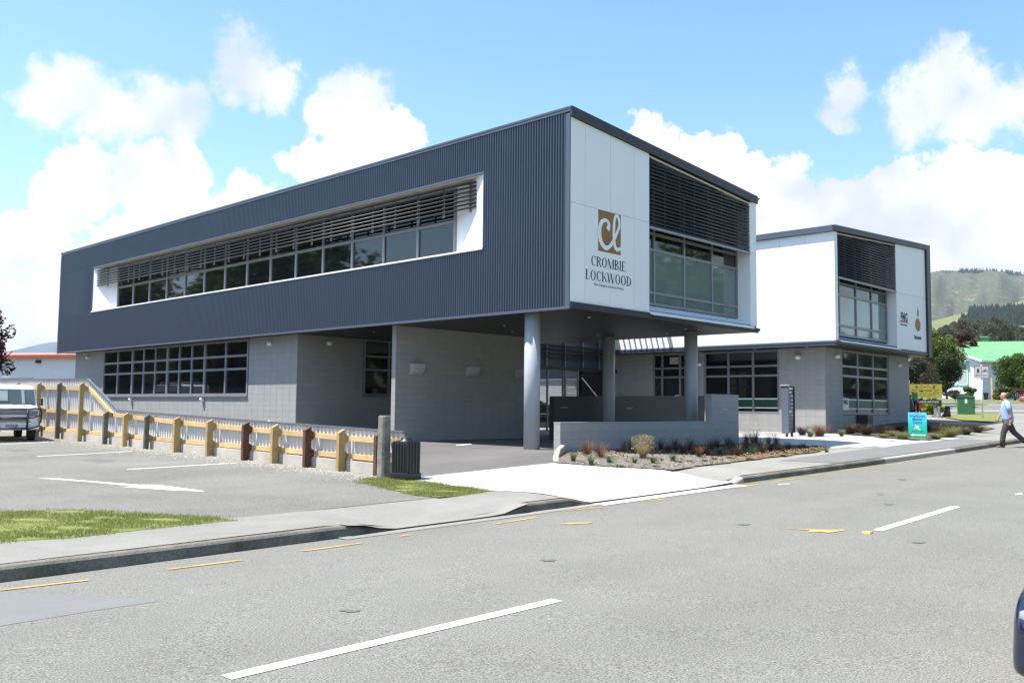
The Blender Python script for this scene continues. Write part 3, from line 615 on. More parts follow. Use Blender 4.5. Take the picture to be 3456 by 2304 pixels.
# recess of the strip window: splayed white ends, soffit, sill
for pts in ([(.004,YA,0),(.55,4.61,0),(.565,4.59,0),(.03,YA-.03,0)], [(.004,YB,0),(.55,26.93,0),(.565,26.95,0),(.03,YB+.03,0)]):
    m = MB(); m.prism([(x, y, SA-.02) for x, y, _ in pts], (0, 0, SB-SA+.02)); m.build('splay_panel', M['panel_white'], B1)
m = MB(); m.box(.0, .6, YA-.02, YB+.02, SB-.012, SB+.02); m.build('recess_soffit', M['cream'], B1)
m = MB(); m.prism([(-.05,YA-.01,SA-.02),(.58,YA-.01,SA+.02),(.58,YA-.01,SA-.04),(-.03,YA-.01,SA-.075),(-.05,YA-.01,SA-.06)], (0,YB-YA+.02,0)); m.build('sill', M['panel_white'], B1)
mul = [4.64+(26.9-4.64)*k/14 for k in range(15)]
window(B1, 'x', .5, mul, [5.86, 6.77, 7.68], fw=.09, fd=.08)
# sunshade: brackets and seven blades
scr = MB(); by = [3.71+1.072*k for k in range(24)]
scr.box(.225, .232, YA+.3, YB-.3, 7.66, 7.705); scr = scr.build('louvre_screen', M['bracket'], B1)
bkm = MB().box(.2, .235, -.03, .03, 0, .87).mesh('bracket', M['bracket'])
for y in by: inst('bracket', bkm, scr, (0, y, 6.83))
bl = blade_mesh('louvre_blade', YB-.06-3.40, 'x', .11, .055, .25)
for k in range(7): inst('louvre_blade', bl, scr, (.13, 3.40, 7.61-.111*k))
# ---- front face
pw = [.0,.55,1.56,2.57,3.25]
for i, (a, b) in enumerate(zip(pw, pw[1:])):
    for lo, hi in ((4.13, 6.53), (6.53, None)):
        g = .004; a_, b_ = a+(g if i else .0), b-g
        h0, h1 = ((hi-g, hi-g) if hi else (zroof(a_)-.225, zroof(b_)-.225)); m = MB()
        m.prism([(a_,-.006,lo+g),(b_,-.006,lo+g),(b_,-.006,h1),(a_,-.006,h0)], (0,.014,0)); m.build('wall_panel', M['panel_white'], B1)
m = MB(); m.prism([(8.6,-.006,6.437),(8.97,-.006,6.437),(8.97,-.006,zroof(8.97)-.225),(8.6,-.006,zroof(8.6)-.225)], (0,.014,0)); m.build('wall_panel', M['panel_white'], B1)
m = MB(); m.prism([(8.6,-.006,4.16),(8.97,-.006,4.16),(8.97,-.006,6.429),(8.6,-.006,6.429)], (0,.014,0)); m.build('wall_panel', M['panel_white'], B1)
m = MB(); m.box(8.585, 8.6, .004, .5, 4.2, 7.85); m.build('reveal_panel', M['panel_white'], B1); m = MB(); m.box(8.955, 8.972, .01, 12, 4.1, 7.95); m.build('end_panel', M['panel_white'], B1)
m = MB(); m.box(3.25, 3.265, .01, .47, 4.2, 8.2); m.build('reveal_panel', M['panel_white'], B1)
m = MB(); m.prism([(-.035,-.075,ZT+.028),(LB+.03,-.075,ZR+.028),(LB+.03,-.075,ZR-.215),(-.035,-.075,ZT-.215)], (0,.07,0)); m.build('fascia', M['fascia_dark'], B1, bevel=.004)
m = MB(); m.box(-.03, LB+.03, -.06, .0, 3.965, 4.115); m.box(3.3, LB+.06, -.1, -.06, 4.02, 4.1); m.build('fascia', M['fascia_dark'], B1, bevel=.004)
m = MB(); m.prism([(3.22,-.12,4.115),(3.22,.5,4.42),(3.22,.5,4.36),(3.22,-.02,4.118),(3.22,-.09,4.07),(3.22,-.12,4.07)], (5.4,0,0)); m.build('sill', M['panel_white'], B1)
m = MB(); m.prism([(3.26,.0,zroof(3.26)-.3),(8.6,.0,zroof(8.6)-.3),(8.6,.0,zroof(8.6)-.26),(3.26,.0,zroof(3.26)-.26)], (0,.5,0)); m.build('recess_soffit', M['cream'], B1)
fx = [3.3,4.1,5.6,7.1,8.56]
window(B1, 'y', .42, fx, [4.46,4.77,5.95,6.4,7.75], fw=.075, fd=.08, gmats=['glass_blind','glass_blind','glass','glass'])
scr = MB()
scr.box(3.27, 8.58, -.03, .05, 6.385, 6.44); scr = scr.build('louvre_screen', M['bracket'], B1)
for x in np.arange(3.34, 8.6, .742): MB().box(x-.014, x+.014, .055, .07, 6.44, zroof(x)-.27).build('bracket', M['bracket'], scr)
zb = 6.5
while zb < 8.3:
    xe = 8.54
    while xe > 3.5 and zroof(xe)-.285 < zb+.03: xe -= 1.484 if xe > 8.5 else .742
    me = blade_mesh('louvre_blade', xe-3.29, 'y', .105, .045, .95); inst('louvre_blade', me, scr, (3.29, .02, zb)); zb += .1
# ---- soffit boards and downlights
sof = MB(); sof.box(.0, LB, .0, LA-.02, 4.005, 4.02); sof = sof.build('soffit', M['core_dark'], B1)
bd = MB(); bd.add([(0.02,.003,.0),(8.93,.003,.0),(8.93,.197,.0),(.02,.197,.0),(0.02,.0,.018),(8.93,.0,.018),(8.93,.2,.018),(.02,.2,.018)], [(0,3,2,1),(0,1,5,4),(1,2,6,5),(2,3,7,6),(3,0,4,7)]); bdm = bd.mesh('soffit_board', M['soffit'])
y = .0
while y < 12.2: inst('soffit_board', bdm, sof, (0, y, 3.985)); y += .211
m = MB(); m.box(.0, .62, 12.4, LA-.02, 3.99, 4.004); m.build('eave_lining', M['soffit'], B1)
for x, y in ((2.1,1.1),(6.6,1.05),(2.5,4.6),(6.9,4.6),(1.6,9.6),(4.2,5.9),(7.6,2.4)):
    m = MB(); m.lathe((x, y, 3.972), [(.035,.014),(.045,0),(.05,.014)], 12); m.build('downlight', M['lamp_white'], B1)
# ---- round columns
for x, y in ((.42,1.58),(7.75,4.8),(7.55,1.47)):
    g = float(site(x, y)); m = MB(); m.cyl((x, y, g-.05), (x, y, 3.99), .203, n=40); m.build('round_column', M['column_paint'], B1)
# ---- ground floor block walls
bk = Blocks(); wx = .55
side_w = MB()
side_w.box(wx, wx+.2, 12.4, 15.5, -.1, 3.99); side_w.box(wx, wx+.2, 28.2, 31.5, -.1, 3.99); side_w.box(wx, wx+.2, 15.5, 28.2, -.1, 1.9)
side_w = side_w.build('block_wall', M['mortar'], B1)
bk.wall(side_w, 'x', wx, 12.41, 31.5, .377, 3.985, [(15.5, 28.2, 1.9, 4.1)], uref=12.4)
setb = MB(); setb.box(.75, 3.28, 12.4, 12.6, .3, 3.99); setb.box(3.28, 5.6, 12.4, 12.6, .3, 1.94); setb.box(5.6, 8.9, 12.4, 12.6, .3, 3.99); setb.box(.6,8.9,31.2,31.5,.2,3.99); setb.box(8.7, 8.9, 12.6, 31.2, .3, 3.99)
setb = setb.build('block_wall', M['mortar'], B1); bk.wall(setb, 'y', 12.4, .55, 8.9, .377, 3.985, [(3.28,5.6,1.94,4.1)], uref=.55)
gar = MB(); gar.box(.51, 6.75, 7.12, 7.31, .3, 3.99); gar = gar.build('block_wall', M['mortar'], B1)
bk.wall(gar, 'y', 7.12, .52, 6.75, .377, 3.985, uref=.52); bk.wall(gar, 'x', .51, 7.12, 7.31, .377, 3.985, uref=7.12)
bk.done(setb)
window(B1, 'x', wx-.03, [15.56,17.14,18.73,19.77,20.8,21.84,22.94,24.03,25.13,26.63,28.13], [1.97,2.9,3.38,3.93], fw=.085, fd=.09, thick=(18.73,21.84,25.13))
m = MB(); m.box(wx-.07, wx+.02, 15.5, 28.2, 1.885, 1.925); m.build('sill', M['alu'], B1)
window(B1, 'y', 12.36, [3.34,4.45,5.55], [2.0,2.9,3.38,3.95], fw=.07, fd=.09)
bulkhead(B1, 'x', 14.07, wx, 3.72); bulkhead(B1, 'x', 29.94, wx, 3.72); bulkhead(B1, 'x', 25.06, wx-.01, 1.77); bulkhead(B1, 'x', 18.75, wx-.01, 1.78); bulkhead(B1, 'y', 1.81, 12.4, 3.74)
for x in (1.26, 3.57, 5.85):                            # quarter-round uplights on the shaded wall
    m = MB(); pr = [(7.11,2.87)]+[(7.11-.2*math.cos(a), 2.87-.32*math.sin(a)) for a in np.linspace(0, 1.57, 8)]
    m.prism([(x-.22, y, z) for y, z in pr], (.44,0,0)); m.build('wall_uplight', M['lamp_grey'], B1)
tap = MB(); tap.tube([(wx-.01,13.9,1.0),(wx-.1,13.9,1.05),(wx-.12,13.98,1.0),(wx-.12,14.04,.93)], .03, 8); tap.build('garden_tap', M['lamp_white'], B1)

# ---- lettering and emblem on the front
def ring(m, cx, cz, rx, rz, wx_, wz, a0=0., a1=2*math.pi, n=28, flare=0., y=-.009):
    """elliptical stroke, thick at the sides (wx_) and thin at top and bottom (wz)"""
    pr = []
    for k in range(n+1):
        a = a0+(a1-a0)*k/n; c, s = math.cos(a), math.sin(a); pr.append(((cx+rx*c, y, cz+rz*s), (cx+(rx-wx_)*c, y, cz+(rz-wz)*s)))
    for (o0, i0), (o1, i1) in zip(pr, pr[1:]): m.quad(o0, i0, i1, o1)
def rect(m, x0, x1, z0, z1, y=-.009): m.quad((x0,y,z0),(x1,y,z0),(x1,y,z1),(x0,y,z1))
def para(m, x0, z0, x1, z1, w, y=-.009): m.quad((x0-w/2,y,z0),(x0+w/2,y,z0),(x1+w/2,y,z1),(x1-w/2,y,z1))
def serif_word(parent, word, x0, x1, z0, h, mat):
    """tall narrow roman capitals drawn as shapes: thick stems, thin hairlines, slab serifs"""
    W_ = dict(C=.62,R=.62,O=.68,M=.86,B=.58,I=.28,E=.54,L=.52,K=.66,W=.95,D=.66); tot = sum(W_[c]+.06 for c in word); k = (x1-x0)/tot; x = x0
    st, hl, sv = .145*k, .05*h, .04*h
    for c in word:
        w = W_[c]*k; m = MB(); t = st; a, b = x+.05*k, x+w-.03*k
        def stem(px): rect(m, px, px+t, z0, z0+h); rect(m, px-.05*k, px+t+.05*k, z0, z0+sv, -.0095); rect(m, px-.05*k, px+t+.05*k, z0+h-sv, z0+h, -.0095)
        if c in 'O': ring(m, x+w/2, z0+h/2, w/2-.02*k, h/2+.01*h, t, hl)
        if c == 'C': ring(m, x+w/2+.03*k, z0+h/2, w/2-.01*k, h/2+.01*h, t, hl, .75, 2*math.pi-.75); rect(m, b-.04*k, b-.005*k, z0+h*.66, z0+h*.97, -.0095)
        if c == 'I': stem(x+w/2-t/2)
        if c == 'L': stem(a); rect(m, a+t, b, z0, z0+hl); rect(m, b-.03*k, b, z0, z0+h*.28, -.0095)
        if c == 'E':
            stem(a)
            for zz in (0, .49, .97): rect(m, a+t, b-(.08*k if zz == .49 else 0), z0+h*zz, z0+h*zz+hl, -.0093)
            rect(m, b-.03*k, b, z0, z0+h*.25, -.0095); rect(m, b-.03*k, b, z0+h*.76, z0+h, -.0095)
        if c in 'BRD':
            stem(a)
            if c == 'D': ring(m, a+t*.6, z0+h/2, b-a-t*.4, h/2, t, hl, -math.pi/2, math.pi/2)
            else: ring(m, a+t*.6, z0+h*.75, b-a-t*.8, h*.25, t, hl, -math.pi/2, math.pi/2)
            if c == 'B': ring(m, a+t*.6, z0+h*.26, b-a-t*.4, h*.26, t, hl, -math.pi/2, math.pi/2)
            if c == 'R': para(m, b, z0, a+t+.12*k, z0+h*.5, t)
        if c == 'M': stem(b-t); para(m, a+.03*k, z0, a+.03*k, z0+h, .03*k, -.0094); para(m, x+w/2, z0, a+.06*k, z0+h, t, -.0096); para(m, x+w/2, z0, b-t*.7, z0+h, .035*k, -.0098); rect(m, a-.04*k, a+.11*k, z0, z0+sv, -.01)
        if c == 'K': stem(a); para(m, a+t, z0+h*.42, b-.05*k, z0+h, .035*k); para(m, b, z0, a+t+.1*k, z0+h*.55, t, -.0095)
        if c == 'W': q = w/2; para(m, x+q*.52, z0, a, z0+h, t); para(m, x+q*.52, z0, x+q, z0+h, .035*k, -.0094); para(m, x+q*1.48, z0, x+q*.95, z0+h, t, -.0096); para(m, x+q*1.48, z0, b, z0+h, .035*k, -.0098)
        m.build('letter', M[mat], parent); x += w+.06*k
lx0, lx1 = 1.07, 1.99
emb = MB(); emb.box(lx0, lx1, -.0105, -.0065, 5.49, 6.522); emb = emb.build('emblem', M['logo_gold'], B1)
def script(pts, wid, y=-.012):
    P = np.array(pts, float); t = np.linspace(0, len(P)-1, 90); idx = np.arange(len(P))
    def cr_(v):                                          # Catmull-Rom through the points
        o = []
        for q in t:
            i = min(int(q), len(P)-2); f = q-i; p0, p1, p2, p3 = v[max(i-1,0)], v[i], v[i+1], v[min(i+2,len(P)-1)]
            o.append(.5*((2*p1)+(-p0+p2)*f+(2*p0-5*p1+4*p2-p3)*f*f+(-p0+3*p1-3*p2+p3)*f**3))
        return np.array(o)
    x, z = cr_(P[:,0]), cr_(P[:,1]); w = np.interp(t, idx, wid); dx, dz = np.gradient(x), np.gradient(z); n = np.hypot(dx, dz); nx, nz = -dz/n, dx/n; m = MB()
    a = [(x[i]+nx[i]*w[i], y-i*4e-5, z[i]+nz[i]*w[i]) for i in range(90)]; b = [(x[i]-nx[i]*w[i], y-i*4e-5, z[i]-nz[i]*w[i]) for i in range(90)]
    for i in range(89): m.quad(a[i], b[i], b[i+1], a[i+1])
    return m
def em(u, v): return (lx0+(lx1-lx0)*u, 5.49+1.03*v)
pts = [em(*q) for q in [(.42,.56),(.46,.67),(.41,.76),(.28,.78),(.13,.70),(.05,.50),(.09,.27),(.26,.12),(.44,.13),(.60,.25),(.80,.50),(.93,.74),(.88,.93),(.77,.95),(.70,.78),(.68,.45),(.72,.22),(.82,.12),(1.0,.17)]]
script(pts, [.075,.06,.045,.045,.06,.07,.07,.06,.055,.05,.045,.045,.042,.045,.05,.055,.055,.05,.045]).build('script_letters', M['panel_white'], emb)
serif_word(B1, 'CROMBIE', .79, 2.22, 5.09, .25, 'ink'); serif_word(B1, 'LOCKWOOD', .58, 2.46, 4.73, .25, 'ink')
text('lettering', "New Zealand's Insurance Brokers", .095, M['ink_brown'], B1, (1.51,-.01,4.61), (1,0,0), (0,0,1), bold=.001, sx=.93)
# ---------------------------------------------------------------- building two: white box on grey block walls
X2, Y2, XR = 16.1, .67, 25.86; ZB2, ZJ2 = 4.21, 6.74
def zr2(x): return 8.49+(9.05-8.49)*(x-X2)/(XR-X2)
g2 = float(site(18, 1.4))
B2 = thing('office_building', (X2, Y2, g2), 'second office block with white panelled upper storey and grey block ground floor', 'building')
wx2, wy2 = 16.9, 1.47
core = MB(); core.box(16.14, 25.6, 1.12, 18, 4.1, 8.2); core.box(16.14, 16.32, .69, 1.12, 4.1, 8.2); core.box(22.1, 25.6, .69, 1.12, 4.1, 8.4); core.box(16.14, 25.6, .69, 1.12, 4.06, 4.3); core.box(16.3,22.1,.8,1.12,8.2,8.35)
core.prism([(16.14,.72,8.1),(25.6,.72,8.1),(25.6,.72,zr2(25.6)-.1),(16.14,.72,zr2(16.14)-.1)], (0,17,0)); core.build('wall_core', M['core_dark'], B2)
ys = [.672]+[.72+1.075*k for k in range(1, 17)]
for a, b in zip(ys, ys[1:]):
    for lo, hi in ((ZB2, ZJ2), (ZJ2, 8.30)):
        MB().box(X2-.006, X2+.01, a+.004, b-.004, lo+.004, hi-.004).build('wall_panel', M['panel_white'], B2)
for lo, hi in ((ZB2, ZJ2), (ZJ2, 8.30)): MB().box(X2-.006, 16.34, Y2-.008, Y2, lo+.004, hi-.004).build('wall_panel', M['panel_white'], B2)
for a, b in ((22.02, 25.42),):
    MB().box(a, b, Y2-.008, Y2+.006, 4.22, 6.60).build('wall_panel', M['panel_white'], B2)
    m = MB(); m.prism([(a,Y2-.008,6.608),(b,Y2-.008,6.608),(b,Y2-.008,zr2(b)-.2),(a,Y2-.008,zr2(a)-.2)], (0,.014,0)); m.build('wall_panel', M['panel_white'], B2)
MB().box(22.02, 22.035, Y2+.01, 1.1, 4.3, 8.5).build('reveal_panel', M['panel_white'], B2)
m = MB(); m.prism([(X2-.14,Y2-.1,zr2(X2)),(XR,Y2-.1,zr2(XR)),(XR,Y2-.1,zr2(XR)-.19),(X2-.14,Y2-.1,zr2(X2)-.19)], (0,.1,0)); m.prism([(25.43,Y2-.1,4.0),(XR,Y2-.1,4.0),(XR,Y2-.1,zr2(XR)-.19),(25.43,Y2-.1,zr2(25.43)-.19)], (0,.09,0))
m.box(X2-.05, 25.43, Y2-.07, Y2+.0, 4.07, 4.2); m.build('fascia', M['fascia_dark'], B2, bevel=.004)
m = MB(); m.box(X2-.14, X2-.01, Y2, 18, 8.3, zr2(X2)-.003); m.build('fascia', M['flashing'], B2, bevel=.005)
m = MB(); m.box(X2-.07, X2-.008, Y2-.07, 14, 4.12, 4.2); m.box(X2-.05, X2-.002, Y2-.05, 14, 4.03, 4.12); m.build('flashing', M['flashing'], B2, bevel=.01)
m = MB(); m.prism([(X2-.14,Y2-.1,zr2(X2)),(XR,Y2-.1,zr2(XR)),(XR,Y2-.1,zr2(XR)+.03),(X2-.14,Y2-.1,zr2(X2)+.03)], (0,17.4,0)); m.build('roof', M['flashing'], B2)
MB().box(25.6, XR-.002, Y2, 18, 4.05, 8.9).build('end_wall', M['cladding'], B2)
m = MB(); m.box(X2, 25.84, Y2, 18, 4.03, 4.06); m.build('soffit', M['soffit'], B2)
m = MB(); m.prism([(16.34,Y2-.12,4.2),(16.34,1.1,4.42),(16.34,1.1,4.36),(16.34,Y2-.02,4.19),(16.34,Y2-.12,4.16)], (5.8,0,0)); m.build('sill', M['panel_white'], B2)
m = MB(); m.prism([(16.34,Y2+.01,zr2(16.34)-.27),(22.02,Y2+.01,zr2(22.02)-.27),(22.02,Y2+.01,zr2(22.02)-.23),(16.34,Y2+.01,zr2(16.34)-.23)], (0,.4,0)); m.build('recess_soffit', M['cream'], B2)
window(B2, 'y', 1.0, [16.4,17.25,18.8,20.32,21.85], [4.5,4.87,6.05,6.5,8.2], fw=.085, fd=.08, gmats=['glass_blind','glass_blind','glass','glass'])
scr = MB()
scr.box(16.35, 22.0, Y2-.05, Y2+.04, 6.555, 6.615); scr = scr.build('louvre_screen', M['bracket'], B2); zb = 6.68
for x in np.arange(16.4, 22.0, .78): MB().box(x-.014, x+.014, Y2+.055, Y2+.07, 6.615, zr2(x)-.22).build('bracket', M['bracket'], scr)
while zb < 8.6:
    xs_ = 16.36
    while zr2(xs_)-.25 < zb+.03 and xs_ < 21.5: xs_ += 1.56
    if xs_ < 21.5: inst('louvre_blade', blade_mesh('louvre_blade', 21.98-xs_, 'y', .105, .045, .95), scr, (xs_, Y2+.02, zb))
    zb += .1
# ground floor
bk = Blocks(); w = MB()
w.box(wx2, wx2+.2, wy2, 3.38, .3, 4.03); w.box(wx2, wx2+.2, 3.38, 6.82, .3, 1.44); w.box(wx2, wx2+.2, 6.82, 7.1, .3, 4.03); w.box(wx2, wx2+.2, 9.42, 11.12, .3, 4.03); w.box(wx2,wx2+.2,11.12,17.8,.3,4.03); w.box(wx2+.02,wx2+.18,7.1,9.42,3.985,4.03)
w = w.build('block_wall', M['mortar'], B2); bk.wall(w, 'x', wx2, wy2, 11.1, .577, 4.02, [(3.38,6.82,1.44,4.1),(7.1,9.42,.5,4.1)], uref=wy2)
f = MB(); f.box(wx2+.2, 18.42, wy2, wy2+.2, .3, 4.03); f.box(18.42, 23.14, wy2, wy2+.2, .3, 1.42); f.box(23.14, 25.45, wy2, wy2+.2, .3, 4.03); f.box(25.25, 25.45, wy2+.2, 17.8, .3, 4.03)
f = f.build('block_wall', M['mortar'], B2); bk.wall(f, 'y', wy2, wx2, 25.45, .577, 4.02, [(18.42,23.14,1.42,4.1)], uref=wx2)
bk.done(f)
window(B2, 'x', wx2+.02, [3.42,4.53,5.66,6.78], [1.5,2.98,3.37,3.97], fw=.085, fd=.09)
window(B2, 'x', wx2+.02, [7.14,8.02,8.94,9.38], [.8,2.98,3.37,3.97], fw=.085, fd=.09)
window(B2, 'y', wy2+.02, [18.46,19.98,21.54,23.1], [1.48,2.98,3.37,3.97], fw=.085, fd=.09)
pm('sticker_green', (.012,.06,.04), .4); pm('sticker_white', (.75,.75,.75), .5)
for ax, segs in (('x', [(3.47,4.48),(4.58,5.61),(5.71,6.73)]), ('y', [(18.51,19.93),(20.03,21.49),(21.59,23.05)])):
    for a, b in segs:
        for z0, z1, mt in ((1.66,1.71,'sticker_white'),(1.71,2.02,'sticker_green'),(2.02,2.07,'sticker_white')):
            m = MB(); p = (wx2 if ax == 'x' else wy2)+.052
            m.box(p, p+.004, a, b, z0, z1) if ax == 'x' else m.box(a, b, p, p+.004, z0, z1); m.build('window_band', M[mt], B2)
bd = MB().box(18.5, 19.1, wy2+.044, wy2+.05, 1.63, 2.1).build('window_notice', M['sticker_white'], B2); text('lettering', 'FMG', .24, M['ink_green'], bd, (18.8,wy2+.042,1.86), (1,0,0), (0,0,1), bold=.012, sx=.9)
MB().box(wx2+.046, wx2+.05, 8.08, 8.3, 1.75, 2.2).build('window_notice', M['sticker_white'], B2); MB().box(wx2+.046, wx2+.05, 8.1, 8.55, 3.55, 3.85).build('window_notice', M['lamp_grey'], B2)
bulkhead(B2, 'x', 2.55, wx2, 3.66, s=1.15); bulkhead(B2, 'y', 17.9, wy2, 3.7, s=1.1); bulkhead(B2, 'y', 24.2, wy2, 3.6, s=1.1); bulkhead(B2, 'x', 7.0, wx2, 3.5)
for y in (2.0, 4.2, 6.9): MB().lathe((16.5, y, 4.015), [(.03,.012),(.045,0),(.05,.014)], 10).build('downlight', M['lamp_white'], B2)
m = MB(); m.box(19.6, 20.15, wy2-.5, wy2-.05, .6, 1.45); m.build('meter_box', M['fascia_dark'], B2, bevel=.02)
yf = Y2-.0095
text('lettering', 'FMG', .50, M['ink_green'], B2, (22.84,yf,5.43), (1,0,0), (0,0,1), bold=.022, sx=.80)
m = MB()
for k in range(16):
    def arc(t, h): return (22.19+1.23*t, yf, 5.345+h*(1-(2*t-1)**2))
    m.quad(arc(k/16,.02), arc((k+1)/16,.02), arc((k+1)/16,.11), arc(k/16,.11))
m.build('emblem_arc', M['ink_tan'], B2); m = MB(); rect(m, 22.4, 23.19, 5.235, 5.295, yf); m.build('emblem_bar', M['ink_green'], B2)
m = MB(); m.add([(24.41+.33*math.cos(a), yf, 5.38+.285*math.sin(a)) for a in np.linspace(0, 2*math.pi, 29)[:-1]], [tuple(range(28))]); m.build('emblem_disc', M['emblem_orange'], B2)
m = MB(); m.add([(24.39,yf-.001,5.63),(24.50,yf-.001,5.63),(24.47,yf-.001,5.75),(24.56,yf-.001,5.79),(24.54,yf-.001,5.98),(24.47,yf-.001,6.07),(24.45,yf-.001,6.18),(24.41,yf-.001,6.18),(24.41,yf-.001,6.05),(24.36,yf-.001,5.95),(24.35,yf-.001,5.79),(24.42,yf-.001,5.75)], [tuple(range(12))]); m.build('emblem_figure', M['ink_brown'], B2)
text('lettering', 'Rabobank', .23, M['ink_navy'], B2, (24.36,yf,4.75), (1,0,0), (0,0,1), bold=.012, sx=.92)

# ---------------------------------------------------------------- link between the two and the yard behind
LK = thing('link_building', (12.9, 11.3, DRV), 'dark glazed link with sun fins between the two office blocks', 'building')
MB().box(8.98, 16.05, 11.5, 12.5, 3.3, 7.5).build('upper_wall', M['cladding'], LK)
MB().box(8.98, 16.88, 11.35, 11.5, 3.2, 3.34).build('beam', M['fascia_dark'], LK)
fr = MB().box(9.0, 16.0, 11.44, 11.48, 4.9, 4.95).build('fin_frame', M['alu'], LK)
for x in (11.0,12.05,13.25,14.45,15.6): MB().box(x-.03, x+.03, 11.38, 11.44, 3.34, 4.9).build('bracket', M['alu'], fr); bm_ = blade_mesh('sun_fin', 7.0, 'y', .16, .03, .3)
for z in (3.75,3.92,4.08,4.24,4.5): inst('sun_fin', bm_, fr, (9.0, 11.3, z))
MB().box(14.15, 16.4, 11.42, 11.5, .5, 3.2).build('glazed_panel', M['glass'], LK)
for x in (12.1,13.1,14.1,13.25): pst = MB().box(x-.03, x+.03, 11.36, 11.44, .5, 3.2).build('post', M['alu'], LK)
slm = MB().box(0, .84, -.02, .0, -.012, .012).mesh('slat', M['alu'])
for k in range(46): inst('slat', slm, pst, (13.27, 11.4, .7+.054*k))
m = MB(); m.tube([(13.9,11.0,2.9),(14.5,11.0,2.45),(15.1,11.0,2.0),(15.6,11.0,1.6)], .025, 8); m.build('handrail', M['lamp_white'], LK)
rw = thing('garden_wall', (16.6, 16, DRV), 'sunlit white slatted screen wall in the rear yard', 'wall')
MB().box(16.62, 16.78, 12.7, 21, .4, 3.0).build('wall', M['panel_white'], rw)
slw = MB().box(-.03, .0, 0, 8.2, -.022, .022).mesh('slat', M['lamp_grey'])
for k in range(24): inst('slat', slw, rw, (16.61, 12.75, .6+.1*k))
PG = thing('pergola', (12.5, 9.6, DRV), 'slatted pergola roof spanning between the two buildings', 'pergola')
for y in (8.15, 11.15): MB().box(9.05, 16.0, y-.04, y+.04, 5.25, 5.42).build('beam', M['alu_dark'], PG)
bt = MB().box(9.05, 16.0, -.022, .022, 0, .13).mesh('batten', M['alu_dark'])
for y in [8.3+.293*k for k in range(10)]: inst('batten', bt, PG, (0, y, 5.43))

# ---------------------------------------------------------------- low block walls under the front
LW = thing('block_wall', (3.9, .2, .5), 'low grey block wall stepping up to a taller pier behind the planting bed', 'wall')
m = MB(); m.box(-.19, 6.49, .105, .31, .2, 1.235); m.box(6.49, 8.0, .105, .31, .2, 2.02); cw = m.build('wall', M['mortar'], LW)
bk = Blocks(); bk.wall(cw, 'y', .105, -.185, 8.0, .237, 1.237, zref=1.237, uref=-.185); bk.wall(cw, 'y', .105, 6.495, 8.0, 1.237, 2.02, zref=1.237, uref=6.495)
bk.wall(cw, 'x', -.19, .105, .31, .237, 1.237, zref=1.237, uref=.105); bk.wall(cw, 'x', 6.49, .105, .31, 1.237, 2.02, zref=1.237, uref=.105); bk.done(cw)
m = MB(); m.box(-.2, 6.5, .097, .315, 1.235, 1.262); m.box(6.482, 8.005, .097, .315, 2.02, 2.045); m.build('cap', M['block'], LW)
MB().box(7.05, 7.35, .085, .1, 1.60, 1.63).build('step_light', M['lamp_grey'], LW)
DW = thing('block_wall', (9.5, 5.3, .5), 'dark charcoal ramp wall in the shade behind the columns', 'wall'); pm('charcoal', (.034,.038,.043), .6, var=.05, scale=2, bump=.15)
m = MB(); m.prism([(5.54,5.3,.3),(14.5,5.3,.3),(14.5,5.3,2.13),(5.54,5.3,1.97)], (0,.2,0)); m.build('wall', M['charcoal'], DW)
for x in (5.85, 9.4): MB().box(x, x+.35, 5.285, 5.3, 1.6, 1.63).build('step_light', M['alu'], DW)
# ramped concrete nib at the end of the low wall
nb = MB(); nb.rings([[(a, y, z-.25) , (a+.2, y, z-.25), (a+.2, y, z), (a, y, z)] for a, y, z in ((-1.42,-.78,.44),(-1.15,-.5,.50),(-.75,-.22,.66),(-.19,.1,.74),(-.19,.3,.74))], True, False)
tag(nb.build('concrete_nib', M['concrete_new'], bevel=.012), 'pale concrete ramped kerb nib at the end of the low block wall', 'kerb')

# ---------------------------------------------------------------- timber fence
FE = thing('boundary_fence', (-5.4, 8, float(lot(-5.5, 8))), 'timber post and rail fence backed by corrugated steel along the car park', 'fence')
posty = [24.3,22.6,20.4,18.4,16.6,14.79,12.93,11.59,10.24,8.55,6.83,5.14,3.9,2.62,1.42,.2]
def captop(y): return ip(y, [(0,1.10),(12.74,1.39),(12.75,1.39),(15.08,2.34),(24,2.45)])
def gz(y): return float(lot(-5.5, y))
# steel sheets: trapezoid ribs, each sheet its own piece
def rib_sheet(y0, y1):
    us = []; ds = []; u = y0; p = .142
    while u < y1-1e-6:
        for a, d in ((0,0),(.045,0),(.06,.028),(.105,.028),(.12,0)):
            if u+a < y1: us.append(u+a); ds.append(d)
        u += p
    us.append(y1); ds.append(0); us, ds = np.array(us), np.array(ds); n = len(us); bot = np.array([gz(q)+.2 for q in us]); top = captop(us)-.01
    x = -5.2-ds; v = np.concatenate([np.stack([x, us, bot], 1), np.stack([x, us, top], 1)])
    f = np.stack([np.arange(n-1), np.arange(n-1)+n, np.arange(n-1)+n+1, np.arange(n-1)+1], 1); npmesh('steel_sheet', v, f, M['zinc'], FE)
ye = np.arange(-.25, 24.6, .852)
for a, b in zip(ye, ye[1:]): rib_sheet(a, b-.003)
cs = [-.25,4,8,12.74,15.08,20,24.4]
for a, b in zip(cs, cs[1:]):
    za, zb_ = float(captop(a)), float(captop(b)); m = MB(); m.prism([(-5.26,a,za-.02),(-5.26,b,zb_-.02),(-5.26,b,zb_+.025),(-5.26,a,za+.025)], (.09,0,0)); m.build('cap_rail', M['zinc_cap'], FE)
tone = ['timber_green','timber_brown','timber_green','timber_green','timber_grey','timber_green','timber_grey','timber_tan','timber_grey','timber_tan','timber_tan','timber_brown','timber_tan','timber_brown','timber_tan','timber_brown']
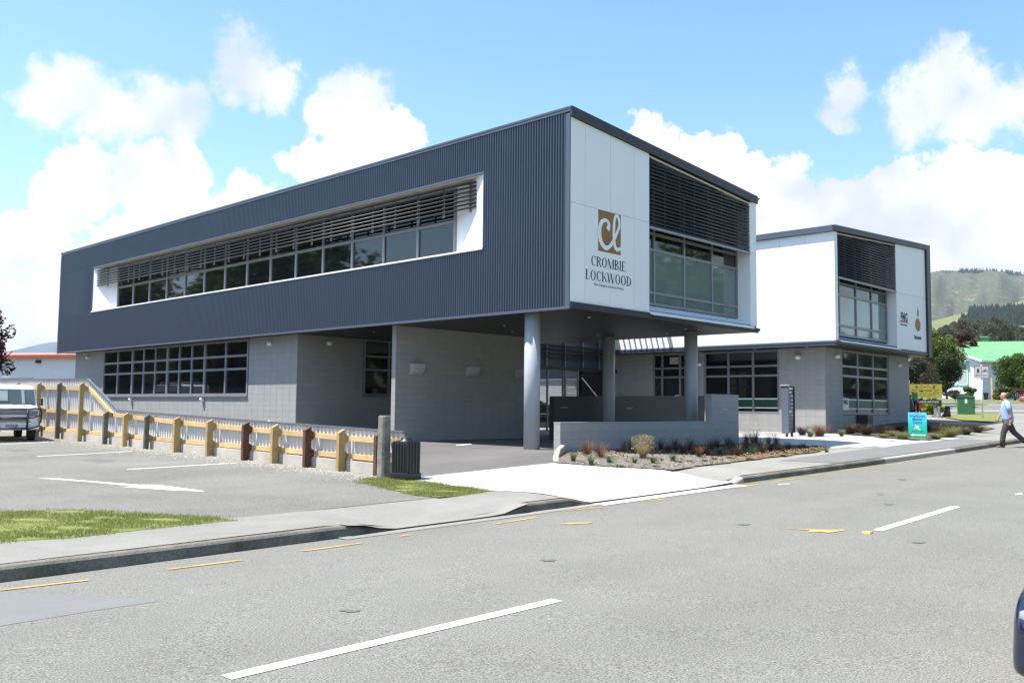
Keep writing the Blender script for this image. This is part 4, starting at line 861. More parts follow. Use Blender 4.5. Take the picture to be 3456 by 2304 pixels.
def zl(y): return ip(y, [(0,.56),(1.08,.575),(8.1,.64),(16.2,.735),(24,.80)])     # centre height of the bottom rail
def zu(y): return ip(y, [(0,.92),(1.08,.93),(8.1,1.09),(13,1.27),(24,1.42)])        # upper (short) / middle (tall) rail
def zt_(y): return ip(y, [(12.93,1.27),(14.79,2.04),(24,2.16)])
for y, tn in zip(posty, tone):
    tall = y > 14; top = ip(y, [(.2,1.10),(12.93,1.37)]) if not tall else 2.22+.015*(y-14); g = gz(y)-.05; rl = [zl(y), zu(y)]+([zt_(y)] if tall else [])
    xm = -5.44 if y > 9 else -5.41; m = MB(); m.prism([(x, y-.045, z) for x, z in ((-5.56, g), (xm, g), (xm, top), (-5.56, top-.075))], (0, .09, 0)); po = m.build('post', M[tn], FE, bevel=.006)
    for zc in rl:
        zc = float(zc); m = MB(); m.prism([(x, y-.03, z) for x, z in ((xm-.01, zc-.125), (-5.325, zc-.055), (-5.325, zc+.055), (xm-.01, min(zc+.125, top-.01)))], (0, .06, 0)); m.build('gusset', M['timber_green' if tn != 'timber_brown' else 'timber_brown'], po)
for a, b in zip(posty[1:], posty):
    for fn in (zl, zu)+((zt_,) if b > 14 else ()):
        za, zb_ = float(fn(a)), float(fn(b)); m = MB()
        m.prism([(-5.315,a+.052,za-.05),(-5.315,b-.052,zb_-.05),(-5.315,b-.052,zb_+.05),(-5.315,a+.052,za+.05)], (.075,0,0)); m.build('rail', M['timber'], FE, bevel=.004)
m = MB(); m.prism([(-5.315,12.98,1.22),(-5.315,14.74,1.99),(-5.315,14.74,2.09),(-5.315,12.98,1.32)], (.075,0,0))
for a, b in zip(posty[1:], posty):
    m = MB(); za, zb_ = gz(a), gz(b); m.prism([(-5.37,a+.03,za-.1),(-5.37,b-.03,zb_-.1),(-5.37,b-.03,zb_+.215),(-5.37,a+.03,za+.215)], (.22,0,0)); m.build('plinth', M['plinth'], FE, bevel=.01)
m = MB(); m.prism([(-5.3,-.3,gz(0)-.1),(-5.3,.15,gz(0)-.1),(-5.3,.15,gz(0)+.215),(-5.3,-.3,gz(0)+.2)], (.12,0,0)); m.build('plinth', M['plinth'], FE)
MB().box(-5.33, -5.24, -.28, .14, .89, .98).build('rail', M['timber_green'], FE); MB().box(-5.33, -5.24, -.28, .14, .52, .61).build('rail', M['timber_green'], FE)

# ---------------------------------------------------------------- concrete post and litter bin by the crossing
bp_ = gpt(1294, 1611, lot); z = float(lot(*bp_)); r = .1
CP = MB(); oc = [(r*.62,-r),(r,-r*.62),(r,r*.62),(r*.62,r),(-r*.62,r),(-r,r*.62),(-r,-r*.62),(-r*.62,-r)]
CP.rings([[(bp_[0]+u*s, bp_[1]+v*s, z+h) for u, v in oc] for h, s in ((-.1,1.12),(.5,1.05),(1.0,1.),(1.14,.98),(1.165,.9))], True, False)
tag(CP.build('concrete_post', M['concrete_post'], bevel=.006), 'weathered octagonal concrete post at the end of the fence', 'post')
b_ = gpt(1369, 1617, site); zb0 = float(site(*b_))-.03; BN = thing('litter_bin', (b_[0], b_[1], zb0), 'black fluted square litter bin beside the white crossing', 'bin', rz=.06, local=True); BN.scale = (.92, .92, .95)
m = MB(); hw, n = .2, 5; out = []
for sx, sy, ex, ey in ((-1,-1,1,0),(1,-1,0,1),(1,1,-1,0),(-1,1,0,-1)):
    for k in range(n):
        for t, d in ((.12,0),(.3,.022),(.7,.022),(.88,0)):
            u = (k+t)/n*2*hw; ox, oy = (ey, -ex); out.append((sx*hw+ex*u+ox*d, sy*hw+ey*u+oy*d))
m.rings([[(x*s, y*s, h) for x, y in out] for h, s in ((.16,1.),(.72,1.02),(.765,.97))], True, False); m.build('fluted_body', M['bin_black'], BN)
MB().box(-.222,.222,-.222,.222,0,.165).build('base', M['bin_black'], BN, bevel=.012); MB().lathe((0,0,.76), [(.19,0),(.18,.02),(.11,.03),(.11,.075),(.1,.085)], 20).build('lid_collar', M['bin_black'], BN)
# ---------------------------------------------------------------- vegetation helpers
def leaves(name, P, size, mat, parent, up=.35, jitter=.5, aspect=.55):
    """one small folded leaf quad at every point of P (n,3)"""
    n = len(P); a = RNG.normal(size=(n, 3)); a[:, 2] *= .6; a /= np.linalg.norm(a, axis=1)[:, None]
    b = RNG.normal(size=(n, 3)); b -= (b*a).sum(1)[:, None]*a; b /= np.linalg.norm(b, axis=1)[:, None]
    s = size*(1+jitter*(RNG.random(n)-.5)*2); A = a*s[:, None]; B = b*(s*aspect)[:, None]
    v = np.stack([P-A, P-B*.9-A*.1, P+A, P+B*.9-A*.1], 1).reshape(-1, 3); f = np.arange(4*n).reshape(-1, 4)
    return npmesh(name, v, f, M[mat], parent)
def crown_pts(lumps, n, shell=.55):
    """points through a crown made of lumps (cx, cy, cz, rx, ry, rz); denser towards each lump's skin"""
    vol = np.array([l[3]*l[4]*l[5] for l in lumps])**.75; cnt = (n*vol/vol.sum()).astype(int); out = []
    for l, c in zip(lumps, cnt):
        d = RNG.normal(size=(c, 3)); d /= np.linalg.norm(d, axis=1)[:, None]; r = shell+(1-shell)*RNG.random(c)**.7; r *= 1+.18*np.sin(d[:, 0]*7+l[0])*np.sin(d[:, 1]*6+l[1]*2)*np.cos(d[:, 2]*5)
        out.append(np.array(l[:3])+d*r[:, None]*np.array(l[3:]))
    return np.concatenate(out)
def lumpy(c, r, k, seed, small=.42):
    q = np.random.default_rng(seed); L_ = []
    for i in range(k):
        d = q.normal(size=3); d /= np.linalg.norm(d); f = q.uniform(.35, .8); s = q.uniform(small*.7, small*1.3)
        L_.append((c[0]+d[0]*r[0]*f, c[1]+d[1]*r[1]*f, c[2]+d[2]*r[2]*f, r[0]*s, r[1]*s, r[2]*s*.85))
    return L_
def tree(name, base, h, r, mat, label, cat='tree', group=None, n=5000, size=.14, k=16, seed=1, trunk=.3, zr=None, bmat='bark', tr=None, small=.42, trunk_r=None):
    x, y, z = base; T = thing(name, base, label, cat, group); tr_ = trunk_r or h*.022
    zc = z+h*trunk+(h*(1-trunk))/2; rz = zr or h*(1-trunk)/2
    m = MB(); m.tube([(x,y,z-.1),(x+.05*r,y,z+h*trunk*.5),(x-.04*r,y+.05*r,z+h*trunk),(x,y,z+h*.75)], [tr_*1.3,tr_,tr_*.8,tr_*.25], 8); q = random.Random(seed)
    for i in range(7):
        a = q.uniform(0, 6.28); zz = z+h*q.uniform(trunk*.8, .6); m.tube([(x,y,zz),(x+math.cos(a)*r*.35,y+math.sin(a)*r*.35,zz+h*.1),(x+math.cos(a)*r*.75,y+math.sin(a)*r*.75,zz+h*.2)], [tr_*.5,tr_*.35,tr_*.12], 6)
    m.build('trunk', M[bmat], T); leaves('crown', crown_pts(lumpy((x,y,zc), (r,r,rz), k, seed, small), n), size, mat, T); return T
def tussock(name, x, y, h, w, mat, label, zf, n=90, group=None, cat='plant', droop=.6, bw=.006, seed=0):
    """arching grass clump: every blade a bent tapering strip"""
    q = np.random.default_rng(seed+int(abs(x)*100+abs(y)*37)); z = float(zf(x, y)); a = q.uniform(0, 2*np.pi, n); L_ = h*q.uniform(.55, 1.1, n); sp = w*np.sqrt(q.random(n)); r0 = .05*q.random(n)*w*4
    V, F = [], []
    for i in range(n):
        c, s = math.cos(a[i]), math.sin(a[i]); b = np.array([x+c*r0[i], y+s*r0[i], z-.01]); side = np.array([-s, c, 0])*bw
        for t in (0, .4, .75, 1.):
            p = b+np.array([c*sp[i]*t**1.5, s*sp[i]*t**1.5, L_[i]*(t-droop*.45*t**3)]); V += [p-side*(1-t*.85), p+side*(1-t*.85)]
        for k in range(3): o = i*8+k*2; F.append((o, o+1, o+3, o+2))
    return tag(npmesh(name, V, F, M[mat]), label, cat, group)
def grass_patch(name, poly, zf, off, n, h, label):
    P = np.array(poly); lo, hi = P.min(0), P.max(0); V, F = [], []; c = 0
    def inside(x, y):
        r = False; j = len(P)-1
        for i in range(len(P)):
            if (P[i,1] > y) != (P[j,1] > y) and x < (P[j,0]-P[i,0])*(y-P[i,1])/(P[j,1]-P[i,1])+P[i,0]: r = not r
            j = i
        return r
    while c < n:
        x, y = random.uniform(lo[0]-.08, hi[0]+.08), random.uniform(lo[1]-.08, hi[1]+.08)
        if not inside(x+random.gauss(0,.1), y+random.gauss(0,.1)) or math.sin(x*5.3+1)*math.sin(y*6.1)+.5*math.sin(x*13+y*9) < -.75+random.random()*.4: continue
        z = float(zf(x, y))+off; a = random.random()*6.28; b = random.random()*6.28; hh = h*random.uniform(.4,1.2)*(1+.5*math.sin(x*3.1)*math.cos(y*2.7)); w = .0045; l = hh*random.uniform(.2,.8)
        V += [(x-math.cos(a)*w, y-math.sin(a)*w, z), (x+math.cos(a)*w, y+math.sin(a)*w, z), (x+math.cos(b)*l, y+math.sin(b)*l, z+hh)]; F.append((3*c, 3*c+1, 3*c+2)); c += 1
    return tag(npmesh(name, V, F, M['grass']), label, 'grass', kind='stuff')
def turf_sheet(poly, zf, off):
    P = np.array(poly); c = P.mean(0); v = [(*c, float(zf(*c))+off+.01)]+[(x, y, float(zf(x, y))+off) for x, y in P]; n = len(P)
    return tag(npmesh('verge', v, [(0, 1+i, 1+(i+1) % n) for i in range(n)], M['turf']), kind='structure')
gp1 = [gpt(x, y, lot) for x, y in [(-500,1880),(0,1830),(250,1815),(600,1775),(805,1755),(640,1742),(500,1735),(360,1728),(240,1720),(120,1726),(0,1728),(-500,1740)]]
gp2 = [gpt(x, y, lot) for x, y in [(1212,1628),(1240,1617),(1300,1613),(1420,1622),(1500,1640),(1655,1657),(1560,1672),(1480,1680),(1400,1672),(1360,1662),(1270,1640)]]
turf_sheet(gp1, lot, .008); turf_sheet(gp2, lot, .012); grass_patch('grass', gp1, lot, .008, 30000, .034, 'mown green grass verge at the lower left'); grass_patch('grass', gp2, lot, .012, 15000, .036, 'small patch of grass by the concrete post and bin')

# plants of the front bed: (px x, px base y, height m, half-width m, kind)
kinds = {'r': ('tussock_red','rust red tussock'), 'g': ('tussock_green','fine bright green tuft'), 'y': ('tussock_gold','golden seeding tussock'), 'd': ('tussock_dark','dark brown tussock'), 'o': ('tussock_olive','low olive ground plant')}
PL = [(1982,1533,.52,.42,'r','first from the low wall end'),(2028,1543,.55,.5,'r','second from the low wall end, with long arching blades'),(2105,1528,.42,.25,'d','against the wall right of the red ones'),(2170,1546,.40,.30,'y','the only one in the bed'),(1935,1556,.30,.2,'g','nearest the pale concrete nib'),(1995,1566,.30,.2,'g','in the gravel in front of the first red tussock'),(2056,1560,.20,.18,'g','in front of the second red tussock'),(2142,1561,.18,.16,'g','at the foot of the golden tussock'),(2204,1563,.22,.18,'g','right of the golden tussock'),(2272,1556,.26,.24,'g','broad, before the shaded wall'),
 (2230,1520,.42,.22,'d','behind the golden tussock to the right'),(2280,1522,.5,.3,'d','below the third column'),(2330,1522,.45,.25,'d','right below the third column'),(2360,1542,.42,.25,'r','in the shade, middle of the bed'),(2400,1520,.42,.22,'d','left of the tall pier'),(2435,1490,.5,.25,'d','under the tall pier, left'),(2455,1506,.4,.22,'d','under the tall pier, middle'),(2500,1496,.5,.28,'d','at the right corner of the pier'),(2540,1498,.5,.28,'d','first right of the pier'),(2592,1500,.45,.25,'d','second right of the pier'),(2620,1504,.5,.28,'d','third right of the pier, by the directory sign'),
 (2430,1532,.2,.16,'g','shaded, below the tall pier'),(2475,1528,.22,.18,'g','shaded, right below the pier'),(2540,1532,.25,.2,'g','shaded, in the right of the bed'),(2660,1516,.3,.25,'g','by the foot of the directory sign'),(2710,1512,.22,.16,'g','right of the directory sign foot'),(2748,1520,.14,.2,'o','at the right tip of the bed'),(2790,1522,.12,.18,'o','last at the right tip of the bed'),(2090,1573,.1,.16,'o','in the gravel, left of the footpath corner'),(2212,1575,.1,.16,'o','in front by the footpath'),(2290,1560,.12,.18,'o','behind the footpath, left'),(2328,1558,.1,.16,'o','behind the footpath, second'),(2380,1556,.1,.16,'o','behind the footpath, third'),(2412,1550,.12,.16,'o','behind the footpath, fourth'),(2460,1545,.1,.16,'o','behind the footpath, fifth'),(2530,1548,.1,.16,'o','behind the footpath, sixth'),(2640,1537,.1,.18,'o','behind the footpath, seventh')]
for i_, (px, py) in enumerate([(2130,1522),(2195,1524),(2255,1528),(2305,1530),(2345,1530),(2385,1535),(2420,1510),(2470,1515),(2490,1538),(2515,1512),(2565,1512),(2600,1520),(2630,1522),(2575,1530)]): PL.append((px, py, .4, .3, 'd', 'in the shaded back of the bed, '+['first','second','third','fourth','fifth','sixth','seventh','eighth','ninth','tenth','eleventh','twelfth','thirteenth','fourteenth'][i_]+' of the scattered ones'))
for i, (px, py, h, w, k, where) in enumerate(PL):
    x, y = gpt(px, py, lambda a, b: site(a, b)+.03); mt, ad = kinds[k]
    if y > .0: y = .0-.08*random.random()
    h *= 1.2; PLT = tussock({'r':'red_tussock','g':'green_tuft','y':'golden_tussock','d':'brown_tussock','o':'ground_plant'}[k], x, y, h, w, mt, ad+', '+where, lambda a, b: site(a, b)+.02, n={'r':150,'g':170,'y':520,'d':120,'o':70}[k], bw={'r':.0028,'g':.0024,'y':.0024,'d':.003,'o':.010}[k], droop=1.1 if k in 'ro' else .7, group='plants in the front bed', seed=i)
    if k == 'y':                                        # its feathery seed heads
        q = np.random.default_rng(3); nn_ = 1500; aa = q.uniform(0, 6.283, nn_); rr_ = .27*np.sqrt(q.random(nn_)); P = np.stack([x+rr_*np.cos(aa), y+rr_*np.sin(aa), site(x, y)+.30+q.random(nn_)*.30-rr_*.3], 1)
        tag(leaves('seed_heads', P, .011, 'tussock_gold', PLT), kind='stuff')
# garden in front of building two
GB = [(2700,1468,.55,.5,'d','beside the directory sign'),(2765,1472,.7,.75,'r','rounded, below the middle of the block wall'),(2870,1466,.7,.6,'d','left below the corner window'),(2925,1470,.7,.6,'d','below the middle of the corner window'),(2985,1466,.6,.6,'d','below the right of the corner window'),(3035,1462,.6,.5,'d','at the far end of the wall'),(2840,1472,.4,.25,'o','pale, left of the corner window'),(2735,1474,.35,.25,'o','pale, between the brown ones'),(2980,1478,.28,.4,'o','at the edge of the pale paving'),(3045,1482,.45,.55,'o','rounded, left of the medical sign'),(3160,1482,.35,.5,'o','right of the medical sign'),(3210,1474,.6,.75,'o','large, right of the medical sign'),(3170,1462,.7,.7,'d','shaded behind the medical sign'),(3262,1466,.4,.5,'d','dark, near the kerb turn'),(3300,1458,.5,.7,'d','dark, at the end of the bed'),(3240,1452,.45,.6,'d','behind the large olive one')]
GB += [(3195,1455,.5,.6,'d','at the back of the right bed'),(3130,1455,.6,.6,'d','directly behind the medical sign'),(3090,1468,.5,.55,'d','left behind the medical sign'),(3285,1450,.45,.6,'d','before the concrete path'),(3225,1462,.45,.6,'o','by the footpath edge'),(3185,1475,.4,.5,'o','between the two olive ones'),(3010,1474,.4,.45,'o','before the dark ones at the wall end')]
for i, (px, py, h, w, k, where) in enumerate(GB):
    x, y = gpt(px, py, lambda a, b: site(a, b)+.02); mt, ad = kinds[k]; y = min(y, 1.2) if x < 25.5 else y
    tussock({'r':'red_tussock','d':'brown_tussock','o':'olive_tussock'}[k], x, y, h, w, mt, {'r':'red brown tussock ','d':'dark tussock ','o':'olive green tussock '}[k]+where, lambda a, b: site(a, b)+.02, n=420, bw=.0045, droop=.9, group='tussocks in front of the second block', seed=40+i)

# ---------------------------------------------------------------- background left
WB = thing('warehouse', (2, 56, 1.0), 'low white building with a red roof edge behind the fence', 'building')
pl, pr = dep(-600,1290,66), dep(300,1290,60); pl[2] = pr[2] = .6; zt = dep(130,1212,62)[2]; zf = dep(130,1200,62)[2]; zrr = dep(130,1188,66)[2]
d = np.array([pr[0]-pl[0], pr[1]-pl[1], 0]); d /= np.linalg.norm(d); nrm = np.array([-d[1], d[0], 0]); nrm = nrm if nrm[1] > 0 else -nrm
def wq(m, a, b, z0, z1, t, off=0.):
    A, B_ = a+nrm*off, b+nrm*off; m.prism([(A[0],A[1],z0),(B_[0],B_[1],z0),(B_[0],B_[1],z1),(A[0],A[1],z1)], tuple(nrm*t))
pm('wh_wall', (.74,.75,.82), .6, var=.03); pm('red_trim', (.34,.10,.055), .6); pm('red_roof', (.5,.17,.14), .6, var=.08)
m = MB(); wq(m, pl, pr, .4, zt, 8.); m.build('wall', M['wh_wall'], WB); m = MB(); wq(m, pl, pr, zt, zf, .3, -.3); m.build('fascia', M['red_trim'], WB)
A, B_ = pl-nrm*.3, pr-nrm*.3; m = MB(); m.quad((A[0],A[1],zf+.01),(B_[0],B_[1],zf+.01),(*(B_+nrm*8)[:2],zrr+.2),(*(A+nrm*8)[:2],zrr+.2)); m.build('roof', M['red_roof'], WB)
c = dep(133,1222,61.2); m = MB(); m.box(c[0]-.25,c[0]+.25,c[1]-.2,c[1]+.1,c[2]-.06,c[2]+.12); m.tube([tuple(c),tuple(c+nrm*.8)], .03, 6); m.build('flood_light', M['fascia_dark'], WB, bevel=.02)
# white van roof peeping over the fence
c = dep(28,1284,39); gv = float(lot(-5.5, 20)); RV = thing('parked_van', (c[0], c[1], gv), 'white vehicle roof with roof rack just showing over the fence', 'van', local=True, rz=math.pi/2); tz = c[2]-gv
m = MB(); m.rings([[(x,-w,zl_),(x,-w*1.02,.9),(x,-w*.9,zh),(x,w*.9,zh),(x,w*1.02,.9),(x,w,zl_)] for x, w, zl_, zh in ((-1.9,.75,.35,tz-.1),(-1.8,.8,.32,tz),(.9,.8,.32,tz),(1.5,.8,.32,1.15),(2.1,.78,.34,1.0),(2.2,.72,.4,.8))], True, False); m.build('body', M['lamp_white'], RV, bevel=.05, seg=2)
for s_ in (-1, 1):
    MB().box(-1.6,.6,min(s_*.755,s_*.80),max(s_*.755,s_*.80),1.1,tz-.35).build('side_window', M['glass'], RV)
    for x in (-1.3, 1.35): m = MB(); m.rings([[(x+r_*math.cos(a), s_*.72+d, .32+r_*math.sin(a)) for a in np.linspace(0, 6.283, 19)[:-1]] for d, r_ in ((-.09,.2),(-.09,.32),(.09,.32),(.09,.2))]); m.build('wheel', M['bin_black'], RV)
for x in (-1.2, .5): m = MB(); m.tube([(x,-.6,tz),(x,-.6,tz+.1),(x,.6,tz+.1),(x,.6,tz)], .025, 6); m.build('roof_rack', M['alu'], RV)
b = dep(-62,1500,36); b[2] = float(lot(-5.5,20)); tree('purple_tree', tuple(b), 5.2, 1.25, 'leaf_purple', 'dark purple leaved tree at the left edge', n=7000, size=.06, k=34, seed=11, trunk=.3, small=.26)

# ---------------------------------------------------------------- hills
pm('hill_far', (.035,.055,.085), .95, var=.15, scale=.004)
def ridge(name, pts, d, mat, depth=600, base=-5, rough=6., nx=90, ny=14, seed=0, kind='structure'):
    """a hill: skyline through photo points (x, y) at distance d, falling towards the viewer"""
    q = np.random.default_rng(seed); xs = np.linspace(pts[0][0], pts[-1][0], nx); yy = np.interp(xs, [p[0] for p in pts], [p[1] for p in pts]); V = []
    ph = q.uniform(0, 6.28, 8)
    for j in range(ny):
        t = j/(ny-1)
        for i, (x, y) in enumerate(zip(xs, yy)):
            top = dep(x, y, d); f = np.array([top[0], top[1], 0])-np.array([CAMP[0], CAMP[1], 0]); f /= np.linalg.norm(f); s = t**1.15
            p = top-f*depth*t; hh = (top[2]-base)*(1-s)+base; w = math.sin(math.pi*min(t*1.3,1))
            hh += rough*w*(math.sin(i*.32+ph[0]+t*2)+.6*math.sin(i*.71+ph[1]-t*5)+.35*math.sin(i*1.53+ph[2]+t*9)); V.append((p[0], p[1], hh))
    F = [(j*nx+i, j*nx+i+1, (j+1)*nx+i+1, (j+1)*nx+i) for j in range(ny-1) for i in range(nx-1)]
    o = npmesh(name, V, F, M[mat], None, True); return tag(o, kind=kind) if kind else o
ridge('hill', [(-1800,1190),(-600,1170),(0,1188),(60,1180),(110,1166),(160,1156),(200,1152),(500,1120),(900,1150),(1500,1190)], 5200, 'hill_far', 1500, seed=2, rough=25)
# the big hillside on the right: scarred upper slope above pasture
hm = pm('hillside', (.044,.052,.028), .95, var=.2, scale=.02)
t = hm.node_tree; nd = t.nodes; b = nd['Principled BSDF']
def hn(scale, sx=1., sz=1., det=6):
    tcx = nd.new('ShaderNodeTexCoord'); mp = nd.new('ShaderNodeMapping'); mp.inputs['Scale'].default_value = (sx, sx, sz); t.links.new(tcx.outputs['Object'], mp.inputs[0])
    n = nd.new('ShaderNodeTexNoise'); n.inputs['Scale'].default_value = scale; n.inputs['Detail'].default_value = det; n.inputs['Roughness'].default_value = .65; t.links.new(mp.outputs[0], n.inputs['Vector']); return n.outputs['Fac']
def hmix(f, lo, hi, a, col):
    mr = nd.new('ShaderNodeMapRange'); mr.inputs[1].default_value = lo; mr.inputs[2].default_value = hi; t.links.new(f, mr.inputs[0])
    mx_ = nd.new('ShaderNodeMix'); mx_.data_type = 'RGBA'; t.links.new(mr.outputs[0], mx_.inputs['Factor']); t.links.new(a, mx_.inputs['A']); mx_.inputs['B'].default_value = (*col, 1); return mx_.outputs['Result']
src = b.inputs['Base Color'].links[0].from_socket
o_ = hmix(hn(.035), .45, .62, src, (.06,.068,.038)); o_ = hmix(hn(.03, 1, 3.5), .56, .66, o_, (.16,.12,.09)); o_ = hmix(hn(.11), .56, .64, o_, (.05,.075,.035)); o_ = hmix(hn(.05, 1, 2.2), .63, .69, o_, (.30,.28,.26)); t.links.new(o_, b.inputs['Base Color'])
ridge('hill', [(2500,1010),(2900,955),(3130,922),(3180,912),(3260,915),(3330,912),(3400,920),(3456,926),(3700,960),(4300,1040)], 2600, 'hillside', 1300, seed=5, rough=16, nx=140, ny=22)
pm('track', (.42,.31,.23), .95, var=.2, scale=.05)
pm('pasture', (.095,.115,.036), .95, col2=(.135,.145,.052), scale=.012)
ridge('hill', [(2300,1200),(2900,1115),(3140,1085),(3230,1062),(3300,1046),(3400,1030),(3456,1012),(3650,990),(4200,1010)], 1250, 'pasture', 700, seed=8, rough=3)
ridge('hill', [(3000,1160),(3300,1135),(3400,1105),(3456,1098),(3700,1080),(4200,1090)], 640, 'pasture', 330, seed=9, rough=1)
# track cut across the slope: a raised bench of bare earth following the hillside
def band(name, pts, d, w, mat, label):
    V, F = [], []
    for i, (x, y) in enumerate(pts):
        p = dep(x, y, d); q_ = dep(x, y+w, d*.985); V += [tuple(p), tuple(q_)]
        if i: F.append((2*i-2, 2*i-1, 2*i+1, 2*i))
    return tag(npmesh(name, V, F, M[mat]), kind='structure')
# conifers: cones of drooping needle sprays, simplified with distance
def conifer_mesh(tiers=6, seg=7, seed=0, ragged=.25):
    q = np.random.default_rng(seed); V, F = [], []
    for k in range(tiers):
        z0 = k/tiers*.9; r = (1-z0)*.5*q.uniform(.8, 1.1); b0 = len(V); V.append((0, 0, min(1., z0+.34)))
        for i in range(seg*2):
            a = math.pi*i/seg; rr_ = r*(1 if i % 2 else .55)*q.uniform(1-ragged, 1+ragged); V.append((rr_*math.cos(a), rr_*math.sin(a), z0+.05*q.normal()+.06*(i % 2 == 0)))
        F += [(b0, b0+1+i, b0+1+(i+1) % (seg*2)) for i in range(seg*2)]
    return np.array(V), np.array(F)
def forest(name, spots, mat, label, kind='stuff', cat='forest'):
    V, F, o = [], [], 0; pro = [conifer_mesh(5, 4, s) for s in range(5)]
    for i, (x, y, z, h, w) in enumerate(spots):
        v, f = pro[i % 5]; a = random.random()*6; c, s = math.cos(a), math.sin(a); vv = v*np.array([w, w, h]); vv = np.stack([vv[:,0]*c-vv[:,1]*s+x, vv[:,0]*s+vv[:,1]*c+y, vv[:,2]+z], 1)
        V.append(vv); F.append(f+o); o += len(v)
    return tag(npmesh(name, np.concatenate(V), np.concatenate(F), M[mat]), label, cat, kind=kind)
sp = []
for _ in range(700):                                    # pines along the skyline
    x = random.uniform(3050, 3900); yb = float(np.interp(x, [2900,3130,3180,3260,3330,3400,3456,3700,4300],[955,922,912,915,912,920,926,960,1040])); dd = 2600-random.uniform(0,70); p = dep(x, yb+6, dd)
    if random.random() < (.35 if x < 3230 else 1): sp.append((*p[:2], p[2]-6, random.uniform(10,22)*(1. if x > 3240 else .7), random.uniform(7,11)))
forest('pine_forest', sp, 'conifer', 'thin line of pines along the far hilltop skyline')
sp = []
for _ in range(3600):                                   # dark plantation block on the pasture
    u = random.random(); v = random.random(); x = 3245+u*700; ytop = 1040-14*math.sin(u*2)+(30 if u < .04 else 0); ybot = 1118-34*u; p = dep(x+v*-25*(1-u), ytop+(ybot-ytop)*v, 1150-330*v)
    sp.append((*p[:2], p[2]-8, random.uniform(10,15), random.uniform(5,7)))
forest('pine_plantation', sp, 'conifer', 'dark block of plantation pines on the green hillside')
bushes = [(3180,1104,1150,300),(3208,1100,1150,320),(3236,1092,1150,310),(3268,1090,1150,320),(3320,1092,1150,330),(3376,1094,1150,310),(3406,1100,1150,320),(3432,1100,1150,320),(3195,1096,1150,300),(3222,1085,1155,330),(3250,1078,1152,300),(3282,1088,1155,310),(3305,1080,1150,300),(3335,1086,1150,290),(3358,1072,1150,300),(3395,1098,1152,280),(3418,1092,1150,300),(3446,1102,1150,290),(3480,1090,1150,300)]
for i, (x, yt, yb, dd) in enumerate(bushes):
    top, bot = dep(x, yt, dd), dep(x, yb+14, dd); h = top[2]-bot[2]; T = thing('conifer_tree', tuple(bot), 'grey green tree behind the green roof, '+'at '+['the far left','the left, second','the left, third','left of centre','the centre','right of centre','the right, third last','the right, second last','the left behind the red tree','the left, pale','the left, broad','left of the chimney','above the chimney','right of the chimney','the middle, tallest','the right, bushy','the right, pale','the right, broad','the far right'][i], 'tree', 'row of trees behind the house')
    m = MB(); m.cyl((bot[0],bot[1],bot[2]-1), (bot[0],bot[1],bot[2]+h*.8), h*.03, h*.01, 6); m.build('trunk', M['bark'], T); q = np.random.default_rng(70+i); n_ = 3600
    zt__ = q.random(n_)**1.2; rr_ = h*.5*np.sqrt(np.clip(1-zt__**2.2,0,1))*(.85+.2*np.sin(zt__*9+i))*(.3+.7*q.random(n_)**.5); aa = q.uniform(0, 6.283, n_); rr_ *= 1+.25*np.sin(aa*3+i+zt__*6)
    leaves('crown', np.stack([bot[0]+rr_*np.cos(aa), bot[1]+rr_*np.sin(aa), bot[2]+h*(.04+.96*zt__)], 1), h*.03, ['conifer_grey','conifer_grey','leaf_brown','leaf_dark'][i % 4], T)
T_ = dep(3262, 1165, 95); tree('red_tree', tuple(dep(3266,1250,95)), 4.4, 1.1, 'leaf_purple', 'small dark red leaved tree left of the green roof', n=2600, size=.16, k=10, seed=21, trunk=.3)
def gtree(name, px, pyb, pyt, dd, rpx, mat, label, n, size, k, seed, **kw):
    bt_ = dep(px, pyb, dd); h = dep(px, pyt, dd)[2]-bt_[2]; return tree(name, tuple(bt_), h, rpx/FPX*dd, mat, label, n=n, size=size, k=k, seed=seed, **kw)
gtree('garden_tree', 3165, 1335, 1108, 66, 78, 'leaf_bright', 'leafy green tree rising behind the white block', 26000, .085, 34, 31, trunk=.2)
gtree('shrub', 3110, 1345, 1170, 60, 60, 'leaf_brown', 'twiggy brown shrub left under the green tree', 14000, .05, 18, 32, trunk=.06)
gtree('shrub', 3195, 1340, 1190, 62, 52, 'leaf_dark', 'dark shrub beside the house window', 12000, .06, 16, 33, trunk=.06)
gtree('shrub', 3075, 1340, 1230, 58, 34, 'leaf_dark', 'small dark shrub by the end of the white block', 3200, .085, 10, 34, trunk=.06)
gtree('bush', 3425, 1345, 1180, 74, 56, 'leaf_mid', 'large rounded bush in front of the green roofed house', 24000, .07, 34, 35, trunk=.05)
gtree('bush', 3470, 1345, 1225, 72, 50, 'leaf_mid', 'bush cut by the right edge of the picture', 10000, .07, 16, 36, trunk=.05)
gtree('shrub', 3270, 1342, 1296, 72, 24, 'leaf_bright', 'low yellow green shrub under the house window', 1600, .08, 7, 37, trunk=.05)
gtree('shrub', 3385, 1352, 1300, 71, 40, 'leaf_mid', 'low flowering shrub at the foot of the large bush', 2600, .08, 10, 38, trunk=.05)
gtree('shrub', 3225, 1352, 1318, 70, 42, 'leaf_brown', 'low brownish garden shrub behind the green cabinet', 2200, .07, 10, 39, trunk=.05)
gtree('lime_shrub', 3148, 1402, 1335, 47, 42, 'leaf_lime', 'bright lime green glossy shrub behind the hair studio sign', 5200, .06, 18, 40, trunk=.03)
